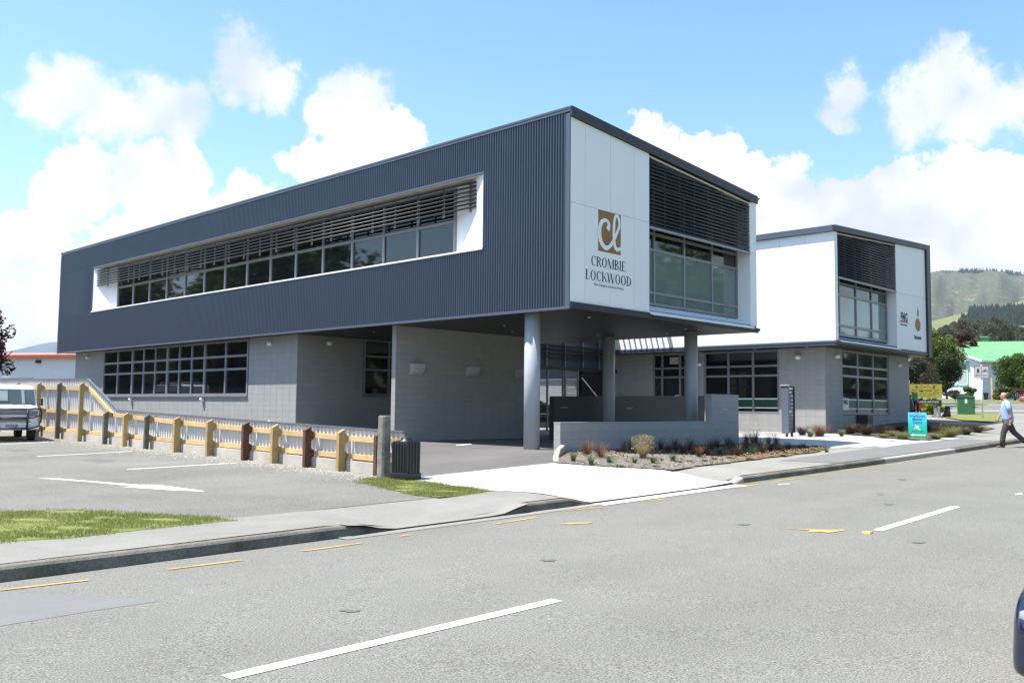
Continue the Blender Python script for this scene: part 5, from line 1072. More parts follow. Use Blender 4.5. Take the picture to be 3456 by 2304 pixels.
# trees off the picture that the windows mirror
for i, (x, y, h, r) in enumerate([(-24,50,16,6),(-27,61,18,6.5),(-31,72,17,6.5),(-37,85,19,7),(-30,98,19,7),(-46,78,18,7),(32,-30,15,6),(44,-34,17,6.5),(57,-37,16,6.5),(70,-42,18,7),(24,-38,16,6),(86,-46,18,7)]):
    tree('street_tree', (x, y, float(land(x, y))), h, r, 'leaf_mid', ['broad leafy street tree beyond the car park, out of the picture','broad leafy street tree across the road, out of the picture'][i > 5], n=5200, size=.42, k=20, seed=60+i, trunk=.06, group=['trees beyond the car park','trees across the road'][i > 5])

sp = []                                                 # added unseen belts of trees that keep the horizon glow out of the glass
for _ in range(420):
    x, y = random.uniform(-95,-62), random.uniform(-10,190); sp.append((x, y, float(land(x, y))-.5, random.uniform(11,17), random.uniform(7,11)))
    x, y = random.uniform(-20,190), random.uniform(-85,-58); sp.append((x, y, float(land(x, y))-.5, random.uniform(11,17), random.uniform(7,11)))
forest('reflection_belt', sp, 'conifer', 'added far belt of dark trees that darkens the window reflections')
def face(px): return -(YAW+math.atan((px-PW/2)/FPX))     # turned square to the sight line through photo column px
# ---------------------------------------------------------------- the green-roofed cottage
pm('weatherboard', (.62,.68,.76), .6, var=.04, scale=2, rnd=.03); pm('roof_green', (.10,.27,.11), .5, col2=(.16,.36,.17), scale=1.2); pm('trim_green', (.35,.62,.48), .6); pm('trim_white', (.8,.8,.8), .5); pm('cabinet_green', (.035,.13,.055), .5, var=.06); pm('lace', (.35,.36,.38), .8, var=.3, scale=9)
HD = 84.; HB = dep(3312, 1345, HD); gzh = HB[2]-.2
CT = thing('cottage', tuple(HB), 'white weatherboard cottage with a green corrugated roof and chimney', 'house')
fd = np.array([FWD[0], FWD[1], 0])+(RT*np.array([1,1,0]))*(3312-PW/2)/FPX; fd /= np.linalg.norm(fd); rt = np.array([fd[1], -fd[0], 0]); ang = math.radians(40)
e1 = rt*math.cos(ang)-fd*math.sin(ang); e2 = rt*math.sin(ang)+fd*math.cos(ang)      # e1 along the gable end, e2 along the ridge; the front corner is the origin
def hp(u, v, z): q = HB+e1*u+e2*v; return (q[0], q[1], z)
zs_ = lambda py: dep(3312, py, HD)[2]
ze = zs_(1213); AP = -4.4; zr_ = ze+1.45
def hbox(m, u0, u1, v0, v1, z0, z1): m.prism([hp(u0,v0,z0),hp(u1,v0,z0),hp(u1,v1,z0),hp(u0,v1,z0)], (0,0,z1-z0))
m = MB(); hbox(m, -8.8, .0, .0, 11, gzh, ze-.05); m.prism([hp(-8.8,0,ze-.05),hp(.0,0,ze-.05),hp(AP,0,zr_-.1)], tuple(e2*6)); wl = m.build('wall', M['weatherboard'], CT)
for k_ in range(22):
    z = gzh+.1+k_*.19
    if z+.17 < ze:
        m = MB(); m.prism([hp(-5.5,-.03,z),hp(-5.5,-.002,z),hp(-5.5,-.002,z+.185),hp(-5.5,-.016,z+.185)], tuple(e1*5.52)); m.build('weatherboard', M['weatherboard'], wl)
        m = MB(); m.prism([hp(.03,0,z),hp(.002,0,z),hp(.002,0,z+.185),hp(.016,0,z+.185)], tuple(e2*9)); m.build('weatherboard', M['weatherboard'], wl)
def roofquad(a, b, c, d, n, name, mat='roof_green'):
    """ribbed roof plane; a-b eave, d-c ridge"""
    a, b, c, d = [np.array(q, float) for q in (a, b, c, d)]; V, F = [], []; nn = np.cross(b-a, d-a); nn /= np.linalg.norm(nn); nn = nn if nn[2] > 0 else -nn
    for i in range(n*4+1):
        t = i/(n*4); h = nn*(.03 if i % 4 in (1, 2) else 0); V += [a+(b-a)*t+h, d+(c-d)*t+h]
        if i: F.append((2*i-2, 2*i, 2*i+1, 2*i-1))
    return npmesh(name, V, F, M[mat], CT)
roofquad(hp(.45,-.4,ze-.12), hp(.45,11,ze-.12), hp(AP,11,zr_), hp(AP,-.4,zr_), 22, 'roof'); roofquad(hp(-9.2,11,ze-.12), hp(-9.2,-.4,ze-.12), hp(AP,-.4,zr_), hp(AP,11,zr_), 22, 'roof')
pa, pb = dep(3360,1212,90), dep(3900,1214,90); ra, rb = dep(3236,1154,96), dep(3900,1146,96); roofquad(pa, pb, rb, ra, 60, 'roof'); rc, rd = dep(3900,1215,104), dep(3236,1215,104); roofquad(rc, rd, ra, rb, 40, 'roof')
m = MB(); m.prism([tuple(dep(3390,1214,90.5)), tuple(dep(3880,1214,90.5)), tuple(dep(3880,1350,90.5)), tuple(dep(3390,1350,90.5))], tuple(fd*.2)); m.build('wall', M['weatherboard'], CT)
for s_ in (1, -1):
    m = MB(); a, b = hp(AP+4.9*s_,-.42,ze-.24), hp(AP,-.42,zr_-.08); m.prism([a, b, (b[0],b[1],b[2]+.2), (a[0],a[1],a[2]+.2)], tuple(e2*.05)); m.build('barge_board', M['trim_white'], CT)
m = MB(); m.prism([hp(.46,-.4,ze-.22),hp(.52,-.4,ze-.22),hp(.52,-.4,ze-.1),hp(.46,-.4,ze-.1)], tuple(e2*11)); m.build('gutter', M['trim_white'], CT)
c = dep(3325, 1152, 97); m = MB(); m.box(c[0]-.3,c[0]+.3,c[1]-.3,c[1]+.3,c[2]-.9,c[2]+.55); m.build('chimney', M['cabinet_green'] if 'cabinet_green' in M else M['roof_green'], CT)
m = MB(); m.box(c[0]-.37,c[0]+.37,c[1]-.37,c[1]+.37,c[2]+.38,c[2]+.5); m.build('chimney_cap', M['roof_green'], CT)
zw0, zw1 = zs_(1296), zs_(1222); zm = zw0*.35+zw1*.65; wn = MB(); wu = (-3.55,-2.45,-1.35)
for u in wu: hbox(wn, u-.07, u+.07, -.12, -.02, zw0, zw1)
for z in (zw0, zm, zw1):
    for a, b in zip(wu, wu[1:]): hbox(wn, a+.07, b-.07, -.115, -.03, z-.07, z+.07)
wn = wn.build('window', M['trim_green'], CT)
for u in wu[:2]:
    for z0, z1, mt in ((zw0+.07, zm-.07, 'lace'), (zm+.07, zw1-.07, 'glass')): m = MB(); hbox(m, u+.07, u+1.03, -.07, -.05, z0, z1); m.build('pane', M[mt], wn)
m = MB(); hbox(m, -3.75, -1.15, -.45, -.03, zw1+.1, zw1+.16); m.build('window_hood', M['trim_green'], CT)

# ---------------------------------------------------------------- cars
pm('car_blue', (.009,.014,.038), .18, var=.1, spec=.6); pm('car_black', (.008,.008,.009), .2, spec=.6); pm('car_red', (.42,.02,.025), .22, spec=.6); pm('tyre', (.018,.018,.018), .85, var=.2); pm('rim', (.5,.5,.52), .3, metal=.8); pm('trim_grey', (.25,.26,.27), .5); pm('van_white', (.78,.79,.8), .3, var=.02, spec=.5); pm('lamp_orange', (.65,.12,.01), .3)
pm('headlight', (.26,.28,.3), .08, spec=.8); pm('plate', (.7,.7,.7), .5); pm('trim_black', (.014,.014,.015), .5)
for n_ in ('car_blue','car_black','car_red','van_white'): M[n_].node_tree.nodes['Principled BSDF'].inputs['Coat Weight'].default_value = .6
def wheel(parent, x, y, r, w, side):
    t = MB(); t.rings([[(x+rr*math.cos(a), y+d, r+rr*math.sin(a)) for a in np.linspace(0, 2*math.pi, 25)[:-1]] for d, rr in ((-w/2,r*.62),(-w/2,r*.9),(-w*.38,r),(w*.38,r),(w/2,r*.9),(w/2,r*.62))]); t = t.build('wheel', M['tyre'], parent)
    m = MB(); yo = y+side*w*.5
    m.rings([[(x+rr*math.cos(a), yo+side*d, r+rr*math.sin(a)) for a in np.linspace(0, 2*math.pi, 25)[:-1]] for d, rr in ((-.02,r*.64),(.012,r*.64),(.012,r*.55),(-.03,r*.5))], False)
    for k_ in range(6):
        a = 2*math.pi*k_/6; c_, s_ = math.cos(a), math.sin(a); p = [(x+c_*r*.1-s_*.03, r+s_*r*.1+c_*.03), (x+c_*r*.58-s_*.022, r+s_*r*.58+c_*.022), (x+c_*r*.58+s_*.022, r+s_*r*.58-c_*.022), (x+c_*r*.1+s_*.03, r+s_*r*.1-c_*.03)]
        m.prism([(a_, yo-side*.01, b_) for a_, b_ in p], (0, side*.018, 0))
    m.cyl((x, yo-side*.02, r), (x, yo+side*.015, r), r*.14, n=10); m.build('rim', M['rim'], t); return t
def loft(stations, mat, parent, name, sub=2):
    """car body shell: stations (x, half-width at sill, at waist, at top, z sill, z waist, z top) skinned and smoothed"""
    rs = []
    for x, ws, ww, wt, z0, zw, z1 in stations:
        h = [(ws*.92, z0), (ws, z0+.06), (ww, zw*.55+z0*.45), (ww, zw), (wt*1.0, z1-(z1-zw)*.22), (wt*.8, z1), (wt*.35, z1+.012)]
        rs.append([(x, -w, z) for w, z in h]+[(x, w, z) for w, z in h[::-1]])
    return MB().rings(rs, True, True).build(name, M[mat], parent, sub=sub)
def car(name, loc, rz, paint, label, l=4.3, w=1.72, h=1.42, suv=False, cat='car', g=None):
    """front at +x; body, cabin glass, wheels, lamps, mirrors"""
    K_ = thing(name, loc, label, cat, rz=rz, local=True); a = l/2; hw = w/2; g = g or (.32 if suv else .22); bz = .98 if suv else .84; r = .36 if suv else .31
    loft([(-a, hw*.82, hw*.84, hw*.7, g+.18, bz-.25, bz-.12),(-a+.08, hw*.93, hw*.95, hw*.82, g+.05, bz-.15, bz+.0),(-a*.6, hw*.98, hw, hw*.86, g, bz-.04, bz+.03),(0, hw*.98, hw, hw*.86, g, bz-.04, bz+.02),(a*.42, hw*.98, hw, hw*.86, g, bz-.06, bz-.0),(a*.78, hw*.97, hw*.97, hw*.83, g, bz-.14, bz-.08),(a-.12, hw*.97, hw*.95, hw*.8, g, bz-.22, bz-.15),(a-.02, hw*.93, hw*.9, hw*.74, g+.02, bz-.33, bz-.27),(a+.02, hw*.8, hw*.78, hw*.6, g+.08, bz-.42, bz-.38)], paint, K_, 'body')
    xb, xr0, xr1, xf = (-a+.12, -a+.35, a*.12, a*.5) if suv else (-a+.3, -a+.75, a*.1, a*.55)
    loft([(xb, hw*.8, hw*.8, hw*.7, bz-.05, bz, bz+.04),(xr0, hw*.84, hw*.84, hw*.62, bz-.05, bz+.02, h-.06),(0, hw*.84, hw*.84, hw*.62, bz-.05, bz+.02, h),(xr1, hw*.84, hw*.84, hw*.62, bz-.05, bz+.02, h-.03),(xf, hw*.82, hw*.82, hw*.72, bz-.08, bz-.05, bz-.01)], 'glass', K_, 'cabin_glass', 2)
    loft([(xr0-.05, hw*.66, hw*.66, hw*.5, h-.16, h-.1, h-.06),(xr0+.15, hw*.67, hw*.66, hw*.52, h-.14, h-.05, h-.02),(0, hw*.67, hw*.66, hw*.52, h-.12, h-.03, h+.015),(xr1-.05, hw*.66, hw*.65, hw*.5, h-.13, h-.06, h-.02)], paint, K_, 'roof', 2)
    for s_ in (-1, 1):
        for x in (-a*.62, a*.62):
            m = MB(); m.rings([[(x+(r+.05)*math.cos(t_), s_*(hw-.2)+s_*d, r+(r+.05)*math.sin(t_)) for t_ in np.linspace(0, 2*math.pi, 21)[:-1]] for d in (0,.165)]); m.build('wheel_arch', M['trim_black'], K_); wheel(K_, x, s_*(hw-.13), r, .2, s_)
        m = MB(); m.ellip((a-.19, s_*hw*.725, bz-.33), (.205,.19,.096), 16, 10); m.build('headlight', M['headlight'], K_); m = MB(); m.ellip((-a+.08, s_*hw*.72, bz-.16), (.07,.16,.09)); m.build('tail_light', M['car_red'], K_); m = MB(); m.ellip((a*.36, s_*(hw+.07), bz+.06), (.07,.09,.06)); m.build('mirror', M['trim_black'], K_)
    bw_ = [(a-.75,.92),(a-.4,.91),(a-.17,.80),(a-.06,.56),(a-.03,.2)]; m = MB(); m.tube([(x,-hw*q_,g+.3) for x, q_ in bw_]+[(x,hw*q_,g+.3) for x, q_ in bw_[::-1]], [.015,.03,.035,.035,.035]+[.035,.035,.035,.03,.015], 10); m.build('bumper', M[paint], K_)
    m = MB(); m.box(a-.07, a-.005, -hw*.5, hw*.5, g+.16, g+.3); m.build('grille', M['trim_black'], K_, bevel=.02)
    m = MB(); m.box(a-.03, a+.008, -.18, .18, g+.32, g+.42); m.build('number_plate', M['plate'], K_); return K_
# near car: only its front corner looks into the picture at the lower right
CARX, CARY = -8.93, -13.18; car('parked_car', (CARX, CARY, float(road(-9,-12.9))), math.pi, 'car_blue', 'dark blue car whose front corner shows at the lower right edge', l=4.3, w=1.72, g=.13).scale = (1, 1, .94)
c = dep(1812, 1455, 41.5); car('parked_car', (c[0], c[1], c[2]), -YAW+.15, 'car_black', 'black car parked in the yard beyond the first column', l=4.2)
c = dep(3030, 1392, 53); car('parked_car', (c[0], c[1], float(site(c[0], c[1]))), -YAW+.2, 'car_red', 'red car hidden behind the green dirt bike', l=4.2)
c = dep(3560, 1371, 70); car('off_road_car', (c[0], c[1], c[2]), -YAW+math.pi-.15, 'car_red', 'red four wheel drive cut by the right edge on the side street', l=4.6, w=1.8, h=1.85, suv=True)

# ---------------------------------------------------------------- white van with bull bar
vx, vy = gpt(36, 1490, lot); VZ = float(lot(vx, vy)); V_ = thing('parked_van', (vx, vy, VZ), 'white forward control van with black bull bar parked at the fence', 'van', rz=-.16, local=True)
# local: front face at y = 0 looking to -y, body runs to +y; x right
def vring(y, x0, zf, top, inset): return [(-x0,y,.34),(-x0,y,.98),(-x0+.02,y,1.02),(-top,y,zf),(-top+.14,y,zf+.06),(top-.14,y,zf+.06),(top,y,zf),(x0-.02,y,1.02),(x0,y,.98),(x0,y,.34)]
m = MB(); rs = []
for y, dx, zlo, zt__, tx in ((.0,.70,.40,.98,.68),(.10,.735,.36,1.02,.70),(.16,.74,.34,1.08,.69),(.42,.745,.34,1.60,.63),(.55,.745,.34,1.665,.62),(1.2,.745,.34,1.69,.62),(3.4,.74,.34,1.69,.62),(3.6,.72,.36,1.6,.6)):
    zb_ = min(.96, zt__-.03)
    rs.append([(-dx,y,zlo),(-dx,y,.66),(-dx,y,zb_),(-tx,y,zt__),(-tx*.75,y,zt__+.04),(tx*.75,y,zt__+.04),(tx,y,zt__),(dx,y,zb_),(dx,y,.66),(dx,y,zlo)])
m.rings(rs, True, False); m.build('body', M['van_white'], V_, bevel=.035, seg=3)
def vface(t_): return (.16+.26*t_-.012, 1.08+.52*t_)
def vq(m, x0, x1, t0, t1, d=0.): (ya, za), (yb, zb2) = vface(t0), vface(t1); m.prism([(x0,ya-d,za),(x1,ya-d,za),(x1*.965,yb-d,zb2),(x0*.965,yb-d,zb2)], (0,-.012,.004))
pm('screen_glass', (.09,.12,.13), .05); m = MB(); vq(m, -.635, .635, .02, .93); m.build('windscreen', M['screen_glass'], V_, bevel=.01)
pm('van_inside', (.30,.34,.36), .6)
for q_ in ((-.6,-.1,.25,.85),(.28,.36,.05,.9)): m = MB(); vq(m, *q_, .0135); m.build('seat_back', M['van_inside'], V_)
m = MB(); m.tube([(-.6,.10,1.10),(-.05,.12,1.13)], .011, 6); m.tube([(.02,.10,1.10),(.58,.12,1.13)], .011, 6); m.build('wiper', M['trim_black'], V_)
for s_ in (-1, 1):
    m = MB(); m.prism([(s_*.42,-.012,.74),(s_*.68,-.012,.77),(s_*.70,-.012,.93),(s_*.42,-.012,.92)], (0,.05,0)); m.build('headlight', M['headlight'], V_, bevel=.01)
    m = MB(); m.box(min(s_*.43,s_*.5),max(s_*.43,s_*.5),-.012,.02,.58,.62); m.build('indicator', M['lamp_orange'], V_)
    m = MB(); m.tube([(s_*.74,.3,1.12),(s_*.84,.24,1.14)], .015, 6); m.box(min(s_*.80,s_*.86),max(s_*.80,s_*.86),.2,.26,1.08,1.3); m.build('mirror', M['trim_black'], V_, bevel=.015)
    for y in (.55, 2.9): wheel_ = MB(); wheel_.rings([[(s_*.62+d, y+rr*math.cos(a), .28+rr*math.sin(a)) for a in np.linspace(0, 2*math.pi, 21)[:-1]] for d, rr in ((-.09,.2),(-.09,.27),(.09,.27),(.09,.2))]); wheel_.build('wheel', M['tyre'], V_)
    m = MB(); m.prism([(s_*.742,.5,1.06),(s_*.742,1.25,1.06),(s_*.65,1.2,1.58),(s_*.645,.66,1.58)], (s_*.004,0,0)); m.build('side_window', M['glass'], V_)
gr = MB()
for z in (.60,.64,.68,.72,.82,.86,.90): gr.box(-.40,.40,-.014,.0,z-.010,z+.010)
gr.build('grille', M['trim_black'], V_); MB().box(-.74,.74,-.03,.1,.36,.54).build('bumper', M['van_white'], V_, bevel=.02)
MB().box(-.18,.18,-.045,-.032,.42,.53).build('number_plate', M['plate'], V_); text('lettering', 'DCF628', .12, M['ink'], V_, (0,-.047,.435), (1,0,0), (0,0,1), bold=.003, sx=.8); text('lettering', 'ISUZU', .07, M['trim_grey'], V_, (0,.02,.985), (1,0,0), (0,.25,.9), bold=.002, sx=1.5)
bb = MB(); y = -.14
bb.tube([(-.40,y,.36),(-.40,y,.97)], .03, 8); bb.tube([(.40,y,.36),(.40,y,.97)], .03, 8)
for z in (.40,.70,.96): bb.tube([(-.40,y,z),(.40,y,z)], .024, 8)
for s_ in (-1, 1): bb.tube([(s_*.40,y,.96),(s_*.6,y+.02,1.0),(s_*.74,y+.06,.97),(s_*.79,y+.08,.86),(s_*.77,y+.07,.60),(s_*.70,y+.05,.46),(s_*.40,y,.38)], .024, 8); bb.tube([(s_*.40,y,.70),(s_*.62,y+.02,.74),(s_*.78,y+.07,.80)], .022, 8)
bb.tube([(-.4,y,.36),(-.4,.05,.40)], .03, 6); bb.tube([(.4,y,.36),(.4,.05,.40)], .03, 6); bb.build('bull_bar', M['trim_black'], V_)

# ---------------------------------------------------------------- signs
pm('sign_teal', (.01,.35,.25), .45, var=.05); pm('sign_blue', (.06,.42,.75), .45); pm('sign_white', (.78,.78,.78), .5); pm('sign_yellow', (.36,.31,.045), .55, var=.05); pm('ink_blue', (.01,.05,.2), .6); pm('sign_charcoal', (.035,.038,.05), .5); pm('sign_slate', (.12,.14,.19), .5, var=.05)
# directory pylon
px, py_ = gpt(2663, 1476, site); zb = float(site(px, py_)); DS = thing('directory_sign', (px, py_, zb), 'grey slatted directory sign standing on the pale paving', 'sign', rz=.0, local=True)
for x in (.0,.36): MB().box(x, x+.05, .05, .13, 0, .25).build('leg', M['sign_charcoal'], DS)
MB().box(-.06, -.005, -.02, .24, .13, 1.78).build('side_post', M['sign_slate'], DS, bevel=.005); MB().box(.445, .475, .0, .2, .16, 1.77).build('side_post', M['sign_charcoal'], DS); MB().box(-.09, -.005, -.06, .26, 1.78, 1.80).build('cap', M['lamp_white'], DS)
MB().box(.0, .445, .08, .12, .16, 1.76).build('back_panel', M['sign_charcoal'], DS)
pm('sign_slat', (.16,.175,.19), .5, var=.04); q = random.Random(4)
for k_ in range(12):
    z0 = .17+k_*.132; s_ = MB().box(.005, .43, .05, .075, z0, z0+.118).build('sign_slat', M['sign_slat' if k_ < 10 else 'sign_charcoal'], DS)
    if k_ >= 4:
        tx = MB(); y = .048
        if k_ in (5, 10): tx.box(.03,.40,y,y+.001,z0+.01,z0+.018); tx.box(.03,.40,y,y+.001,z0+.1,z0+.108); tx.box(.08,.35,y,y+.001,z0+.045,z0+.075)
        elif k_ == 11: tx.box(.02,.4,y,y+.001,z0+.03,z0+.085)
        else: tx.box(.02,.02+q.uniform(.08,.24),y,y+.001,z0+.065,z0+.09); tx.box(.30,.40,y,y+.001,z0+.05,z0+.08)
        tx.build('lettering', M['sign_white'], s_)
# sandwich board
ax, ay = gpt(3098, 1484, site); zb = float(site(ax, ay)); SBd = thing('sandwich_board', (ax, ay, zb), 'blue and green medical centre sandwich board with white arrow', 'sign', rz=face(3098)+.05, local=True)
def bz_(z): return -.02+.14*z/.92
gm = pm('board_print', (.01,.4,.3), .4, var=.0); t = gm.node_tree; nd = t.nodes; tcx = nd.new('ShaderNodeTexCoord'); sp_ = nd.new('ShaderNodeSeparateXYZ'); t.links.new(tcx.outputs['Object'], sp_.inputs[0]); rp = nd.new('ShaderNodeValToRGB'); mr = nd.new('ShaderNodeMapRange'); mr.inputs[1].default_value = .1; mr.inputs[2].default_value = .92; t.links.new(sp_.outputs['Z'], mr.inputs[0]); t.links.new(mr.outputs[0], rp.inputs[0])
rp.color_ramp.elements[0].color = (.0,.30,.10,1); rp.color_ramp.elements[1].color = (.10,.48,.82,1); e_ = rp.color_ramp.elements.new(.45); e_.color = (.01,.42,.36,1); t.links.new(rp.outputs[0], nd['Principled BSDF'].inputs['Base Color'])
m = MB(); m.prism([(-.29,bz_(.07),.07),(.29,bz_(.07),.07),(.29,bz_(.93),.93),(-.29,bz_(.93),.93)], (0,.02,0)); m.build('front_board', M['board_print'], SBd, bevel=.01)
m = MB(); m.prism([(-.29,.34,.05),(.29,.34,.05),(.29,.14,.93),(-.29,.14,.93)], (0,.02,0)); m.build('rear_board', M['sign_teal'], SBd); m = MB(); m.box(-.27,.27,bz_(0)-.02,.36,0,.06); m.build('base', M['trim_grey'], SBd, bevel=.01)
up = Vector((0,.14/.92,1))
for s_, z in (('Washbourn',.77),('Medical',.66),('Centre',.55)): text('lettering', s_, .125, M['ink_blue'], SBd, (0,bz_(z)-.003,z), (1,0,0), up, bold=.002, sx=.82)
text('lettering', 'Dr Jamie S. Mitchell', .055, M['ink_green'], SBd, (0,bz_(.27)-.003,.27), (1,0,0), up, sx=.85)
def bp2(m, pts): m.add([(x, bz_(z)-.004, z) for x, z in pts], [tuple(range(len(pts)))])
m = MB(); bp2(m, [(-.24,.165),(-.14,.215),(-.14,.185),(.24,.185),(.24,.145),(-.14,.145),(-.14,.115)]); m.build('arrow', M['sign_white'], SBd)
m = MB(); bp2(m, [(-.10,.41),(-.02,.425),(.03,.40),(.08,.36),(.09,.33),(.06,.34),(.0,.38),(-.06,.385),(-.11,.375)]); bp2(m, [(-.02,.425),(-.07,.47),(-.08,.51),(-.03,.48),(.03,.45),(.06,.46),(.04,.42),(.03,.40)]); m.build('bird_emblem', M['sign_white'], SBd)
MB().box(-.06,.06,bz_(.9)-.004,bz_(.9)+.01,.885,.90).build('handle_slot', M['ink'], SBd)
# pedestrian and cycle sign
c = dep(3317, 1414.7, 44); PS = thing('path_sign', tuple(c), 'square path sign with walker and bicycle on a white post', 'sign', rz=face(3317), local=True)
MB().cyl((0,0,-.05), (0,0,2.63), .042, n=14).build('post', M['lamp_white'], PS); pm('plate_shade', (.5,.5,.53), .5); MB().box(-.315,.315,-.065,-.05,2.0,2.60).build('plate', M['plate_shade'], PS)
pm('sign_red', (.35,.03,.04), .5); m = MB()
for a, b, c_, d in ((-.315,.315,2.0,2.022),(-.315,.315,2.578,2.60),(-.315,-.293,2.022,2.578),(.293,.315,2.022,2.578)): m.box(a, b, -.07, -.0655, c_, d)
m.build('border', M['sign_red'], PS); m = MB(); y = -.068
def st(m, a, b, w): d = Vector((b[0]-a[0],0,b[1]-a[1])).normalized(); n_ = Vector((-d.z,0,d.x))*w/2; m.quad(*[(q[0]+s_*n_.x, y, q[1]+s_*n_.z) for q, s_ in ((a,1),(a,-1),(b,-1),(b,1))])
m.quad((-.006,y,2.03),(.006,y,2.03),(.006,y,2.57),(-.006,y,2.57))
m.add([(-.15+.03*math.cos(a), y, 2.45+.03*math.sin(a)) for a in np.linspace(0,6.28,13)[:-1]], [tuple(range(12))]); st(m, (-.15,2.42),(-.15,2.32),.07); st(m, (-.15,2.33),(-.19,2.24),.035); st(m, (-.15,2.33),(-.10,2.24),.035); st(m, (-.16,2.41),(-.21,2.34),.022); st(m, (-.14,2.41),(-.09,2.35),.022)
for cx in (.085,.215): ring(m, cx, 2.32, .055, .055, .014, .014, y=y)
for a, b in (((.085,2.32),(.12,2.40)),((.12,2.40),(.19,2.40)),((.12,2.40),(.15,2.32)),((.15,2.32),(.19,2.40)),((.215,2.32),(.19,2.42)),((.085,2.32),(.15,2.32)),((.17,2.43),(.21,2.42))): st(m, a, b, .014)
m.build('symbols', M['ink'], PS)
for x in (-.15,.15): text('lettering', 'ONLY', .085, M['ink'], PS, (x,y,2.10), (1,0,0), (0,0,1), bold=.002)
# yellow burst sign and hair studio sign on one post
c = dep(3157, 1402, 46); YS = thing('shop_sign', tuple(c), 'yellow burst sign over a black hair studio board on a grey post', 'sign', rz=face(3127), local=True); kk = 46/FPX
def sx_(px): return (px-3157)*kk
def sz_(py): return (1402-py)*kk
MB().box(-.07,.07,.0,.12,-.1,sz_(1300)).build('post', M['trim_grey'], YS); MB().box(sx_(3074),sx_(3179),-.05,-.01,sz_(1343),sz_(1296)).build('board', M['sign_yellow'], YS)
m = MB(); y = -.054; cx, cz = sx_(3127), sz_(1320); pt_ = []
for k_ in range(24): a = 2*math.pi*k_/24; r = 1 if k_ % 2 else .62; pt_.append((cx+r*.66*math.cos(a), cz+r*.31*math.sin(a)))
for p, q_ in zip(pt_, pt_[1:]+pt_[:1]): st(m, p, q_, .012)
for a, b in ((3098,3104),(3158,3151)): st(m, (sx_(a),sz_(1300)), (sx_(b),sz_(1307)), .045)
for k_ in range(11): m.quad((sx_(3107)+k_*.058,y,sz_(1319)),(sx_(3107)+k_*.058+.042,y,sz_(1319)),(sx_(3107)+k_*.058+.042,y,sz_(1316)),(sx_(3107)+k_*.058,y,sz_(1316)))
for k_ in range(14): m.quad((sx_(3110)+k_*.04,y,sz_(1327.5)),(sx_(3110)+k_*.04+.03,y,sz_(1327.5)),(sx_(3110)+k_*.04+.03,y,sz_(1326.3)),(sx_(3110)+k_*.04,y,sz_(1326.3)))
m.build('printing', M['ink'], YS); b = MB().box(sx_(3090),sx_(3177),-.06,-.02,sz_(1362),sz_(1349)).build('board', M['ink'], YS)
text('lettering', 'S AHEAD HAIR STUDIO', .115, M['sign_white'], b, (sx_(3137),-.063,sz_(1358.5)), (1,0,0), (0,0,1), sx=.78)
c = dep(3064, 1340, 50); m = thing('small_sign', (c[0], c[1], c[2]), 'small white notice on a thin post at the corner of the block', 'sign', rz=face(3064), local=True); MB().cyl((.05,0,-1),(-.03,0,.5), .018, n=8).build('post', M['lamp_white'], m); b = MB().box(-.2,.1,-.03,-.01,.5,.92).build('plate', M['sign_white'], m)
for z, mt in ((.58,'ink_navy'),(.68,'ink'),(.78,'sign_teal')): MB().box(-.19,.04,-.034,-.031,z,z+.05).build('printing', M[mt], b)
# green cabinet
c = dep(3261, 1402, 53); GC = thing('utility_cabinet', tuple(c), 'green roadside utility cabinet with pitched lid on the grass', 'cabinet', rz=face(3261)+.03, local=True)
MB().box(-.46,.46,-.3,.3,.07,1.05).build('body', M['cabinet_green'], GC, bevel=.015); m = MB(); m.prism([(-.5,-.33,1.05),(.5,-.33,1.05),(.5,-.33,1.1),(.0,-.33,1.23),(-.5,-.33,1.1)], (0,.66,0)); m.build('lid', M['cabinet_green'], GC); MB().box(-.47,.47,-.31,.31,-.05,.07).build('plinth', M['trim_grey'], GC)
MB().box(-.06,.06,-.306,-.3,.72,.96).build('notice', M['sign_white'], GC); MB().box(.38,.41,-.312,-.3,.45,.6).build('latch', M['trim_black'], GC)
# stone post, stump, pebbled edge, gate post, wheelie bin
c = dep(3170, 1411, 45); m = MB(); m.box(c[0]-.06,c[0]+.06,c[1]-.06,c[1]+.06,c[2]-.1,c[2]+.56); tag(m.build('stone_post', M['concrete_path'], bevel=.015), 'short grey stone post at the edge of the grass', 'post')
c = dep(3198, 1405, 46); pm('stump', (.03,.024,.02), .9, var=.3, scale=8, bump=.5); m = MB(); m.lathe(tuple(c), [(.17,-.1),(.15,.2),(.125,.46),(.09,.5)], 12); tag(m.build('tree_stump', M['stump']), 'dark wooden stump beside the stone post', 'stump')
c = dep(3182, 1404, 46); m = MB(); m.prism([(c[0]-.1,c[1],c[2]-.05),(c[0]+.12,c[1]-.12,c[2]-.05),(c[0]+.14,c[1]-.13,c[2]+.42),(c[0]+.05,c[1]-.08,c[2]+.16)], (.08,.08,0)); tag(m.build('boulder', M['stump'], bevel=.03), 'dark wedge shaped rock between stone post and stump', 'rock')
c = dep(3145, 1404, 44.5); pebbles('pebble_edging', [(c[0]+random.gauss(0,.35), c[1]+random.gauss(0,.25)) for _ in range(160)], site, 'pebble_pale', .04, .09, 'rounded pebbles edging the lime green shrub')
c = dep(3349, 1348, 72); m = MB(); m.box(c[0]-.07,c[0]+.07,c[1]-.07,c[1]+.07,c[2]-.1,c[2]+1.72); tag(m.build('timber_post', M['timber']), 'tall timber post in front of the cottage', 'post')
